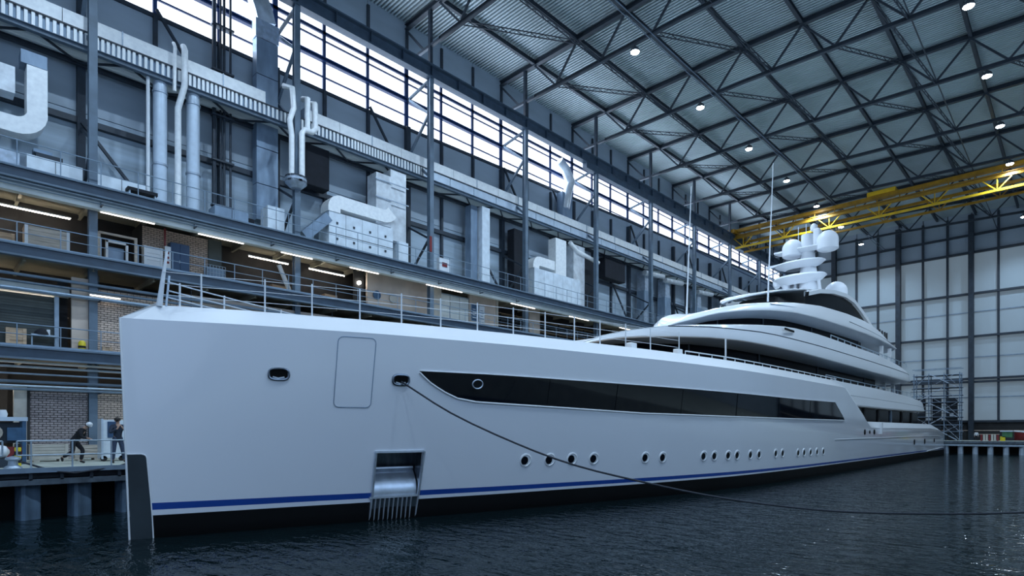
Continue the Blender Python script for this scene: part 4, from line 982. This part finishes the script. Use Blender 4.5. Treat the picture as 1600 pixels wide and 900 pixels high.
# ---- superstructure tiers
def offs(curve, d):
    out = []
    for i, p in enumerate(curve):
        a = Vector(curve[max(i-1, 0)]); b_ = Vector(curve[min(i+1, len(curve)-1)]); t_ = (b_-a).normalized()
        n = Vector((-t_.y, t_.x)) ; out.append((p[0]+n.x*d, p[1]+n.y*d))
    return out
def tier(name, cx_, cy_, sec, m_, cl=18.85, m=4, deck=True, aftclose=True, soff=None):
    """cx_/cy_ outline of the near side from the nose aft; sec(x) -> list of (inset, z)"""
    X, Y = smooth_tab(cx_, cy_, m); C = list(zip(X, Y)); base = [sec(x) for x in X]; nrm = []
    for i in range(len(C)):
        if i == 0: nrm.append(Vector((1, 0))); continue
        a = Vector(C[i-1]); b_ = Vector(C[min(i+1, len(C)-1)]); t_ = (b_-a).normalized(); n = Vector((-t_.y, t_.x)); n = n if n.y > 0 else -n; nrm.append(n)
    rows = []; K = soff
    for i in range(len(C)):
        r_ = []
        for d, z in base[i]:
            px = C[i][0]+nrm[i].x*d; py = min(C[i][1]+nrm[i].y*d, cl); r_.append((px, py, z))
        rows.append(r_)
    top = [r_[:K+1] for r_ in rows] if K else rows
    mb = MB(); mb.grid(top); mb.grid([[(p[0], 2*cl-p[1], p[2]) for p in r_] for r_ in top])
    if K:
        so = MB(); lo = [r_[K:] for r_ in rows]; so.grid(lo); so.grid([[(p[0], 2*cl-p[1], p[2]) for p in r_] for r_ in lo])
        so.grid([[r_[-1], (r_[-1][0], cl, r_[-1][2]), (r_[-1][0], 2*cl-r_[-1][1], r_[-1][2])] for r_ in rows]); so.build('soffit', 'tier_soffit_shade', y_, True, sharp=28)
    if deck: mb.grid([[r_[0], (r_[0][0], cl, r_[0][2]), (r_[0][0], 2*cl-r_[0][1], r_[0][2])] for r_ in rows])
    if deck and not K: mb.grid([[r_[-1], (r_[-1][0], cl, r_[-1][2]), (r_[-1][0], 2*cl-r_[-1][1], r_[-1][2])] for r_ in rows])
    if aftclose:
        r_ = rows[-1]; mb.grid([[p, (p[0], 2*cl-p[1], p[2])] for p in r_])
    return mb.build(name, m_, y_, True, sharp=28), rows
AX = [21.5,22.2,23.5,26,30,35,42,50,60,72,76.4]; AY = [18.85,17.6,16.6,15.4,14.3,13.5,13.0,12.8,12.7,12.8,13.3]
At = lambda x: lerp([21.5,22.7,23.4,24.6,26,27.2,29.5,33,35.8,39.5,44,61,68,75,76.4], [7.0,7.46,7.76,8.09,8.34,8.55,8.80,9.18,9.47,9.78,9.86,9.83,9.6,9.16,8.7], x)
Ab = lambda x: lerp([21.5,22.7,24,25.3,27.7,30,33,36,57,72,76.4], [6.9,7.33,7.63,7.78,7.98,8.13,8.23,8.23,8.13,8.2,8.42], x)
Ag = lambda x: min(lerp([26.8,30.6,35.8,44,74], [8.45,8.74,8.96,8.97,8.98], x), At(x)-.05)
def secA(x):
    t_, b_ = At(x), Ab(x); h = t_-b_; g_ = max(b_+.3*h, min(Ag(x), t_-.1*h))
    return [(1.0, t_-.12), (.30, t_), (.20, t_-.04), (.10, g_+.03), (.14, g_), (.06, g_-.03), (0, b_+.12*h), (.02, b_), (.10, b_-.04), (.55, b_-.12-.12*min(1, h)), (1.3, b_-.10-.2*min(1, h))]
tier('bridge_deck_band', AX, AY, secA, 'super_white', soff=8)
BXt = [31.75,33.5,36,39,43,48,56,66,74.8]; BYt = [18.85,17.9,17.0,16.2,15.3,14.6,14.1,13.95,14.3]
Bt = lambda x: lerp([31.75,32.5,33.7,34.7,36.8,39.3,42.6,45.6,50,56,62,66.8,74.8], [9.35,9.72,10.2,10.58,11.16,11.72,12.22,12.58,12.95,13.15,13.2,12.9,12.1], x)
Bb = lambda x: lerp([31.75,33.3,36.4,38.8,41.6,45,49,54.7,62,72.4,74.8], [9.25,9.85,10.74,11.18,11.54,11.8,11.86,11.9,11.98,12.0,12.0], x)
def secB(x):
    t_, b_ = Bt(x), Bb(x); h = t_-b_
    return [(.9, t_-.1), (.30, t_), (.22, t_-.04), (.08, b_+.5*h), (0, b_+.1*h), (.02, b_), (.10, b_-.04), (.5, b_-.28), (1.0, b_-.42)]
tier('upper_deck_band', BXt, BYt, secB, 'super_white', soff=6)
# groove lines on the bands
def line_on(name, cx_, cy_, zf, x0, x1, m_, h=.035, ins=.09, cl=18.85, r=.03):
    X, Y = smooth_tab(cx_, cy_, 4); pts = []
    for i in range(len(X)):
        if x0 <= X[i] <= x1:
            a = Vector((X[max(i-1,0)], Y[max(i-1,0)])); b_ = Vector((X[min(i+1,len(X)-1)], Y[min(i+1,len(X)-1)])); t_ = (b_-a).normalized(); n = Vector((-t_.y, t_.x)); n = n if n.y > 0 else -n
            pts.append((X[i]+n.x*ins, Y[i]+n.y*ins, zf(X[i])))
    MB().tube(pts, r, 6).build(name, m_, y_, True)
line_on('groove_line', AX, AY, lambda x: Ag(x), 26.5, 75, 'steel_dark', ins=.07)
line_on('groove_line', BXt, BYt, lambda x: lerp([54, 74], [12.45, 12.2], x), 55, 73.5, 'steel_dark', ins=.06)
line_on('groove_line', BXt, BYt, lambda x: lerp([42, 52], [12.0, 12.45], x), 42, 51, 'duct_grey', ins=.1)
MB().box(37.2, 40.2, 13.05, 13.2, 9.36, 9.55)
# deckhouse windows (dark glass between the bands)
def house(name, cx_, cy_, z0, z1, ins, x0, x1, m_, cl=18.85):
    X, Y = smooth_tab(cx_, cy_, 3); mb = MB(); rows = []
    pts = [(X[i]+(ins if i == 0 else 0), min(Y[i]+ins, cl)) for i in range(len(X)) if X[i] <= x1]
    pts = [(x0, cl)]+[p for p in pts if p[0] > x0+.4]
    for p in pts: rows.append([(p[0], p[1], z0(p[0]) if callable(z0) else z0), (p[0], p[1], z1(p[0]) if callable(z1) else z1)])
    mb.grid(rows); mb.grid([[(a[0], 2*cl-a[1], a[2]) for a in r_] for r_ in rows]); mb.grid([[rows[-1][0], rows[-1][1]], [(x1, cl, rows[-1][0][2]), (x1, cl, rows[-1][1][2])]])
    o = mb.build(name, m_, y_, True, sharp=25)
    return o, pts
h1, p1 = house('upper_deck_windows', AX, AY, 6.0, lambda x: Ab(x)-.1, 1.3, 24.6, 66, 'cabin_glass')
h2, p2 = house('bridge_windows', BXt, BYt, lambda x: At(x)-.15, lambda x: Bb(x)-.3, 1.2, 33.6, 64, 'cabin_glass')
for hh, pp, z0, z1 in ((h1, p1, lambda x: 6.0, lambda x: Ab(x)-.1), (h2, p2, lambda x: At(x)-.15, lambda x: Bb(x)-.3)):
    for p in pp[5::4]:
        MB().bar((p[0], p[1]-.03, z0(p[0])), (p[0], p[1]-.03, z1(p[0])), .07).build('window_mullion', 'steel_dark', hh)
# inner furniture and posts seen through the open aft decks
for x, z0, z1 in ((68, 9.7, 11.6), (71.5, 9.5, 11.7), (69, 6.5, 8.1), (73, 6.5, 8.1)):
    MB().box(x, x+.3, 14.2, 14.5, z0, z1).build('deck_post', 'super_white', y_)
MB().box(64, 66, 14.5, 23, 6.2, 8.2).box(62, 64, 15.2, 22.5, 9.6, 11.8).build('aft_bulkhead', 'wall_dark', y_)
# main deck band aft (right of the slope)
DX = [46, 60, 72, 81, 84, 85.2]; DY = [12.9, 12.9, 12.9, 12.95, 13.3, 14.2]
Dt = lambda x: lerp([46, 60, 71.5, 81, 84, 85.2], [6.82, 6.86, 6.74, 6.45, 6.05, 5.6], x)
def secD(x):
    t_ = Dt(x); b_ = lerp([46, 65, 85.2], [5.1, 5.12, 5.3], x); g_ = b_+.42*(t_-b_)
    return [(1.0, t_-.1), (.25, t_), (.15, t_-.06), (.06, g_+.04), (.12, g_), (.05, g_-.04), (0, b_+.05), (.1, b_-.05), (1.2, b_-.1)]
X_, Y_ = DX, DY
tier('main_deck_band', DX, DY, secD, 'super_white')
mb = MB(); mb.box(50, 82, 13.6, 24, 3.2, 5.1); hm = mb.build('main_deck_windows', 'cabin_glass', y_)
for i in range(6): MB().box(53+5*i, 53.5+5*i, 13.5, 13.62, 3.2, 5.05).build('window_mullion', 'wall_dark' if i % 3 else 'duct_grey', hm)
MB().box(50, 56, 13.4, 13.55, 3.2, 5.1).build('side_bulkhead', 'boot_black', y_)
# hardtop
HX = [41.2,43,46,50,56,62,68.2]; HYt = [18.8,18.1,17.3,16.5,15.8,15.5,15.5]
Ht = lambda x: lerp([41.2,42.1,44.8,48,52,55.7,59.3,63.3,68.2], [12.5,12.85,13.6,14.3,14.95,15.2,15.2,15.0,14.7], x)
def secH(x):
    t_ = Ht(x); return [(1.0, t_+.08), (.15, t_), (0, t_-.06), (.05, t_-.14), (.9, t_-.18)]
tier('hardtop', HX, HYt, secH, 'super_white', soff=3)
# arched aft support of the hardtop with glass below
AXs = [49, 52, 55.6, 59.3, 62, 64.5, 67, 69.5, 72]; zt_ = [14.0, 14.7, 15.25, 15.55, 15.45, 14.95, 14.3, 13.5, 12.75]
mb = MB()
for far in (0, 1):
    yy = 15.25; f_ = lambda y: y if not far else 2*18.85-y
    mb.grid([[(x, f_(yy), z-.32), (x, f_(yy-.05), z), (x, f_(yy+.35), z+.05), (x, f_(yy+.35), z-.32), (x, f_(yy), z-.32)] for x, z in zip(AXs, zt_)])
mb.build('arch_fairing', 'super_white', y_, True)
mb = MB()
for far in (0, 1):
    f_ = lambda y: y if not far else 2*18.85-y
    mb.grid([[(x, f_(15.5), Bt(x)-.1), (x, f_(15.5), max(Bt(x)-.05, z-.25))] for x, z in zip(AXs, zt_)])
mb.build('arch_glass', 'cabin_glass', y_)
mb = MB(); mb.box(48, 58, 17.2, 20.5, 12.4, 13.9); mb.build('sundeck_house', 'wall_dark', y_, bevel=.3)
MB().tube([(52, 16.3, 13), (52, 16.3, 14.9)], .12, 10).build('hardtop_pole', 'super_white', y_, True)
MB().tube([(59, 15.9, 13), (59, 15.9, 15)], .15, 10).build('hardtop_pole', 'super_white', y_, True)
for x in (69.5, 70.6, 71.7, 72.6): MB().tube([(x, 14.8, 12.5), (x, 14.8, 13.5)], .09, 8).build('deck_stool', 'wall_dark', y_, True)
# mast with radar domes
ms = MB(); ms.tube([(60.8, 18.85, 15.0), (60.6, 18.85, 17.5), (60.3, 18.85, 20), (60.1, 18.85, 22.0)], [1.0, .82, .62, .5], 14); ms = ms.build('mast', 'mast_white', y_, True)
def disc(cx, cy, z, rx, ry, h, nm):
    mb = MB(); rows = []
    for s, zz in ((.55, z-h), (.85, z-h*.5), (1, z), (.92, z+h*.25), (0.01, z+h*.3)):
        rows.append([(cx+rx*s*math.cos(2*PI*q/24), cy+ry*s*math.sin(2*PI*q/24), zz) for q in range(25)])
    return mb.grid(rows).build(nm, 'mast_white', ms, True)
disc(60.3, 19.6, 19.35, 1.3, 2.35, .55, 'mast_platform'); disc(60.5, 19.7, 18.0, 1.5, 2.5, .7, 'mast_platform'); disc(60.2, 19.0, 20.6, .9, 2.9, .35, 'mast_platform')
def dome(cx, cy, z, r, h, nm='radar_dome', par=None):
    prof = [(r*.8, 0), (r, .12), (r, h)]+[(r*math.cos(a), h+r*math.sin(a)) for a in [PI/2*i/7 for i in range(1, 7)]]+[(.02, h+r)]
    return MB().lathe((cx, cy, z), prof, 22).build(nm, 'mast_white', par or ms, True)
dome(60, 17.0, 20.05, .92, .95); dome(60, 20.15, 20.0, .92, .85)
MB().box(59.6, 60.6, 17.6, 18.2, 20.4, 22.3).build('sensor_housing', 'mast_white', ms, bevel=.15)
MB().lathe((60, 18.2, 22.2), [(.3, 0), (.33, .4), (.2, .6), (.04, .7)], 14).build('camera_ball', 'mast_white', ms, True)
MB().bar((60, 19.6, 20.7), (59.8, 18.7, 21.5), .28).build('strut', 'mast_white', ms)
MB().bar((60, 22.7, 19.45), (60, 19.5, 19.6), .14, .2).build('radar_scanner', 'mast_white', ms)
MB().bar((60, 21.9, 20.75), (60, 20.6, 20.75), .14, .16).build('radar_scanner', 'mast_white', ms)
for yy, zz in ((21.6, 17.3), (20.7, 16.9)): MB().lathe((60, yy, zz), [(.25, 0), (.35, .3), (.28, .7), (.1, .85)], 14, (.2, .3, 1)).build('searchlight', 'mast_white', ms, True)
for yy in (21.0, 20.2, 17.6): MB().bar((60.4, yy, 15.0), (60.2, yy*.8+.2*18.85, 17.6), .22).build('mast_leg', 'mast_white', ms)
MB().box(60.2, 61.4, 18.2, 19.6, 15, 17.2).build('mast_base', 'mast_white', ms, bevel=.2)
for yy, h in ((19.6, .9), (18.9, 1.0), (17.9, .7)): MB().tube([(60, yy, 21.6), (60, yy, 22.0+h)], .03, 6).build('aerial', 'mast_white', ms)
dome(63, 17.1, 16.15, 1.0, .5, 'satellite_dome', y_)
MB().lathe((63, 17.1, 15.1), [(1.5, 0), (1.2, .8), (1.05, 1.1)], 20).build('dome_base', 'super_white', y_, True)
# whip aerials
MB().tube([(32.5, 17, 10.1), (32.55, 17, 10.7), (33.1, 17, 18.0)], [.07, .05, .022], 8).build('whip_aerial', 'white_paint', y_, True)
MB().tube([(45.3, 17, 12.9), (45.4, 17, 14), (46.4, 17, 23.8)], [.08, .06, .03], 8).build('whip_aerial', 'white_paint', y_, True)
# foredeck stanchions, wires, bow staff
def capY(x): return HY(x, 6.25)+.55
SXs = [7.55, 8.85, 10.25, 11.6, 13.0, 14.4, 15.9, 17.4, 18.9, 20.3, 21.8, 23.4, 25.5]
st = []
for x in [5.95]+SXs:
    y = capY(x); MB().tube([(x, y, 6.7), (x, y, 7.78)], .026, 8).build('stanchion', 'white_paint', y_, True); st.append((x, y))
for h in (7.72, 7.38, 7.05):
    MB().tube([(5.0, 19.1, h)]+[(x, y, h) for x, y in st], .009, 5).build('guard_wire', 'white_paint', y_)
for x in (5.45, 6.15, 6.95, 9.2, 12.2): MB().tube([(x, 2*CLX(x)-capY(x)-.2, 6.6), (x, 2*CLX(x)-capY(x)-.2, 7.45)], .028, 8).build('stanchion', 'white_paint', y_, True)
for h in (7.4, 7.15, 6.95): MB().tube([(x, 2*CLX(x)-capY(x)-.2, h) for x in (5.1, 6.15, 8, 10, 12.2)], .02, 6).build('guard_rail', 'pipe_pale', y_)
MB().tube([(4.92, 19.15, 6.7), (5.0, 19.15, 7.4), (5.12, 19.15, 8.35)], [.085, .06, .03], 8).build('bow_staff', 'white_paint', y_, True)
MB().tube([(5.06, 19.0, 6.7), (5.14, 19.0, 7.6)], .03, 6).build('bow_staff_brace', 'pipe_pale', y_, True)
# side rails on the cap further aft
for i in range(20):
    x = 26+1.15*i; MB().tube([(x, capY(x), 6.7), (x, capY(x), 6.92)], .02, 5).build('rail_post', 'white_paint', y_)
MB().tube([(26+i, capY(26+i), 6.93) for i in range(23)], .03, 6).build('cap_rail', 'white_paint', y_)
MB().tube([(31, 13.9, 6.7), (31, 13.9, 8.1)], .05, 8).build('deck_post', 'super_white', y_, True)
for nm, xs, yf, z, n in (('cap_rail', (46, 82), 13.15, 6.8, 18), ('cap_rail', (47, 73), 13.1, 9.8, 16)):
    MB().tube([(xs[0], yf, z+.3), (xs[1], yf, z+.3)], .035, 6).build('cap_rail', 'rail_galv', y_)
    for i in range(n): x = xs[0]+(xs[1]-xs[0])*i/(n-1); MB().tube([(x, yf, z-.1), (x, yf, z+.3)], .03, 5).build('rail_post', 'rail_galv', y_)
for x, z in ((22.3, 6.75), (25.6, 6.75)): MB().box(x, x+.45, capY(x)+.1, capY(x)+.4, z-.15, z+.28).build('deck_fitting', 'super_white', y_, bevel=.04)
MB().box(38, 39.6, 13.18, 13.24, 9.4, 9.52).build('vent_slot', 'boot_black', y_)
# mooring rope from the second fairlead across the water to the camera-side quay
rz = [(0, 4.79), (.1, 3.72), (.225, 2.73), (.33, 2.07), (.45, 1.58), (.55, 1.24), (.643, 1.02), (.746, .88), (.86, .88), (1.0, 1.0), (1.1, 1.28), (1.2, 1.75), (1.22, 1.95)]
ry, rzz = smooth_tab([a for a, b_ in rz], [b_ for a, b_ in rz], 3)
p0 = hp(11.39, 4.72, False, .06)
rp = MB().tube([(11.39+8.9*u+.0, p0[1]-(p0[1]-1.05)*u, z-.06) for u, z in zip(ry, rzz)], .03, 8)
tag(rp.build('mooring_rope', 'rope', None, True), 'long dark mooring rope sagging from the bow fairlead across the water to the right', 'rope')
t = empty('mooring_bollard', (22.3, -1.7, QZ), 'mooring bollard on the camera side quay holding the long rope', 'bollard')
MB().lathe((22.3, -2.1, QZ), [(.3, 0), (.26, .06), (.16, .14), (.15, .3), (.25, .36), (.05, .46)], 18).build('body', 'galvanised', t, True)

# ------------------------------------------------------------------ end wall
we = empty('wall_end', (XE, 10, QZ), 'far end wall of tall pale translucent door panels in a dark steel grid', 'wall', kind='structure')
YS = [36.4, 33.6, 30.8, 28.1, 25.0, 22.1, 19.4, 16.4, 13.5, 10.8, 7.9, 5.0, 2.1, -.8, -3.7, -6.6, -9.5, -12.4, -16]
ZS = [4.35, 10.26, 16.14, 22.1, 27.85]
for i in range(len(YS)-1):
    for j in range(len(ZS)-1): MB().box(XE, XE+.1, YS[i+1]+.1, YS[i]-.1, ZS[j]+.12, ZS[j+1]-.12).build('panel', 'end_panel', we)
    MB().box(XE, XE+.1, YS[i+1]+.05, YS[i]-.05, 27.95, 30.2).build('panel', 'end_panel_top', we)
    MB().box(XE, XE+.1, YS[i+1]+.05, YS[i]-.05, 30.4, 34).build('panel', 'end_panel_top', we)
for i, y in enumerate(YS):
    big = i % 3 == 0
    MB().box(XE-(.9 if big else .35), XE, y-(.3 if big else .13), y+(.3 if big else .13), QZ-.1 if big else 4.1, 33).build('column', 'steel_dark', we)
for z, h in ((4.3, .12), (10.26, .14), (16.14, .14), (22.1, .14), (27.85, .14), (30.3, .12)):
    for dz in ((-.45, 0) if z == 10.26 else (0,)): MB().box(XE-.5, XE, -16, 36.4, z+dz-h, z+dz+h).build('girt', 'steel_dark', we)
for z in (7.6, 13.2, 19.5): MB().box(XE-.12, XE-.08, -16, 36.4, z, z+.12).build('thin_rail', 'duct_grey', we)
MB().box(XE-.2, XE+.1, -16, 36.4, QZ-.2, 4.2).build('brick_base', 'wall_dark', we)
MB().box(XE-.25, XE-.2, -16, 36.4, 3.0, 3.1).build('base_rail', 'brick', we)
MB().box(XE+.3, XE+.4, -16, 37, -1, 34.5).build('wall_backing', 'wall_dark', we)
# unseen sides of the hall
wr = empty('wall_right', (40, -16, 0), 'right side wall of the hall behind the camera quay, with tall glazing', 'wall', kind='structure')
MB().box(-14, XE, -16.3, -16.1, -1, 34).build('wall_face', 'wall_panel', wr)
for i in range(18): MB().box(-12+6.3*i, -6.2+6.3*i, -16.08, -16.0, 14, 28).build('pane', 'glazing_right', wr)
wk = empty('wall_near', (-14, 10, 0), 'near end wall of the hall behind the camera with its big door open to daylight', 'wall', kind='structure')
MB().box(-14.3, -14.1, -16, 37, 22, 34.5).box(-14.3, -14.1, 24, 37, -1, 22).box(-14.3, -14.1, -16, -12, -1, 22).build('wall_face', 'wall_panel', wk)

# ------------------------------------------------------------------ yellow overhead crane
cr = empty('overhead_crane', (78.5, 14, 27.3), 'yellow overhead travelling crane bridge spanning the far part of the hall', 'crane')
def truss_girder(x, zl, zu, m1, m2, nm, wob=0):
    MB().bar((x, 33.1, zl), (x, -14, zl), .2, .24).build('bottom_chord', m2, cr); MB().bar((x, 33.1, zu), (x, -14, zu), .26, .3).build('top_chord', m1, cr)
    y = 32.
    while y > -13:
        MB().bar((x, y, zl), (x, y-1.3, zu), .10).bar((x, y, zl), (x, y+1.3, zu), .10).bar((x, y, zl), (x, y, zu), .09).build('web_bar', m2, cr); y -= 5.2
truss_girder(76.8, 27.5, 28.85, 'crane_yellow', 'crane_bright', 'a'); truss_girder(79.6, 27.6, 28.9, 'crane_yellow', 'crane_yellow', 'b')
MB().box(76.9, 77.5, -14, 33.1, 29.65, 30.05).build('box_girder', 'crane_yellow', cr); MB().box(79.2, 79.8, -14, 33.1, 29.65, 30.05).build('box_girder', 'crane_yellow', cr)
MB().box(76.7, 77.0, -14, 33.1, 29.1, 29.2).build('walkway', 'crane_yellow', cr)
for y in [-12+2.2*i for i in range(20)]: MB().bar((76.8, y, 28.85), (76.8, y, 29.7), .09).build('post', 'crane_yellow', cr)
for x in (76.9, 79.5): MB().box(x-.85, x+.85, 32.9, 33.8, 29.42, 29.9).build('end_carriage', 'crane_yellow', cr)
tr = empty('crane_trolley', (78, 16, 30), 'bright yellow hoist trolley box on top of the crane bridge', 'trolley')
MB().box(76.75, 78.2, 14.8, 17.6, 30.05, 30.5).build('trolley_body', 'crane_bright', tr)
MB().box(77, 79, 15.2, 16.8, 30.1, 30.4).build('hoist_drum', 'crane_yellow', tr)
for y in (15.0, 17.4): MB().lathe((77.2, y, 30.18), [(.12, -.05), (.12, .05)], 12, (0, 1, 0)).build('wheel', 'steel_dark', tr)

# ------------------------------------------------------------------ scaffold, boat and goods at the far end
sc_ = empty('scaffold_tower', (99, 13.4, QZ), 'grey tube scaffold stair tower behind the stern of the yacht', 'scaffold')
for y in (16.6, 14.9, 13.2, 11.5):
    for x in (97.6, 99.4): MB().tube([(x, y, QZ-.1), (x, y, 10.9)], .07, 6).build('standard', 'duct_grey', sc_)
for z in (2.9, 4.9, 6.9, 8.9, 10.6):
    for x in (97.6, 99.4): MB().tube([(x, 16.8, z), (x, 11.3, z)], .04, 6).tube([(x, 16.8, z+.9), (x, 11.3, z+.9)], .045, 6).build('ledger', 'duct_grey', sc_)
    MB().box(97.6, 99.4, 11.5, 16.6, z-.07, z).build('platform', 'steel_dark', sc_)
for i, z in enumerate((QZ, 2.9, 4.9, 6.9, 8.9)):
    a, b_ = (16.4, 13.4) if i % 2 else (11.8, 14.8)
    MB().bar((97.5, a, z), (97.5, b_, z+1.9), .12).bar((97.5, b_+.2, z), (97.5, a, z+1.9), .05).build('stair_flight', 'galvanised', sc_)
    MB().tube([(97.5, 16.6, z), (97.5, 14.9, z+1.9)], .035, 5).tube([(97.5, 13.2, z+1.9), (97.5, 11.5, z)], .035, 5).build('diagonal_brace', 'galvanised', sc_)
for i in range(8):
    z = 2.4+1.0*i; MB().tube([(97.4, 17.0, z), (97.4, 11.2, z)], .04, 5).tube([(98.4, 17.0, z+.4), (98.4, 11.2, z+.4)], .05, 5).build('ledger', 'steel_dark', sc_)
for y in (16.0, 14.2, 12.4): MB().box(98.9, 99.3, y-.5, y+.5, QZ-.08, 7.5).build('stair_string', 'steel_dark', sc_)
MB().box(98.5, 98.8, 12.3, 12.7, 5.0, 5.4).build('work_lamp', 'white_paint', sc_)
bt = empty('red_boat', (99, 3.6, QZ), 'small red workboat with white cabin standing on the end quay', 'boat')
rows = []
for yy, w_, zt in ((6.0, .05, 2.9), (5.4, .5, 2.85), (4.4, .85, 2.75), (3.0, .95, 2.7), (1.6, .95, 2.7), (1.0, .9, 2.7)):
    rows.append([(98.6-w_, yy, zt), (98.6-w_*.9, yy, 2.2), (98.6-w_*.4, yy, QZ+.0), (98.6+w_*.4, yy, QZ), (98.6+w_*.9, yy, 2.2), (98.6+w_, yy, zt)])
mb = MB().grid(rows); mb.grid([[r_[0], r_[-1]] for r_ in rows]); mb.quad(rows[-1][0], rows[-1][2], rows[-1][3], rows[-1][5]); mb.build('hull', 'red', bt, True, sharp=30)
MB().tube([(98.6-w_, yy, zt) for yy, w_, zt in ((6.0, .05, 2.95), (5.4, .5, 2.9), (4.4, .85, 2.8), (3.0, .95, 2.75), (1.0, .9, 2.75))], .1, 6).build('gunwale', 'white_paint', bt, True)
MB().box(98.1, 99.2, 3.4, 5.0, 2.8, 3.5).build('cabin', 'white_paint', bt, bevel=.12); MB().box(98.05, 98.12, 3.6, 4.8, 3.05, 3.35).build('cabin_window', 'glass_dark', bt)
bk = empty('green_skip', (97.5, 6.4, QZ), 'green and yellow container left of the red boat on the end quay', 'container')
MB().box(97, 98.2, 6.1, 7.1, QZ+.4, QZ+1.1).build('body', 'green', bk); MB().box(96.9, 98.3, 6.05, 7.3, QZ+1.1, QZ+1.25).build('lid', 'pipe_pale', bk); MB().box(97, 97.2, 6.8, 7.3, QZ-.08, QZ+.5).build('yellow_foot', 'yellow', bk)
ft = empty('barrier_fence', (96.6, 8.2, QZ), 'row of white and red barriers on the end quay', 'barrier')
for i in range(7):
    MB().box(96.5, 96.6, 7.4+.27*i, 7.6+.27*i, QZ-.08, QZ+.75).build('barrier_panel', 'cream' if i % 3 else 'red', ft)
MB().bar((96.5, 7.3, QZ+.78), (96.5, 9.4, QZ+.78), .06).build('top_rail', 'brick', ft)
person('person', 'small distant person in pale jacket standing on the end quay left of the barriers', (96.3, 9.62, QZ-.08), PI/2,
  dict(pelvis=(0,0,.98), chest=(0,.02,1.36), neck=(0,.03,1.55), head=(0,.05,1.68), shL=(-.21,0,1.44), shR=(.21,0,1.44), elL=(-.26,0,1.15), elR=(.26,0,1.15), wrL=(-.26,.1,.9), wrR=(.26,.1,.9), haL=(-.26,.12,.82), haR=(.26,.12,.82),
       hiL=(-.1,0,.92), hiR=(.1,0,.92), knL=(-.11,.03,.5), knR=(.11,.03,.5), anL=(-.12,0,.08), anR=(.12,0,.08), toL=(-.13,.13,.04), toR=(.13,.13,.04)), ('white_paint', 'cloth_black'), None, .72)
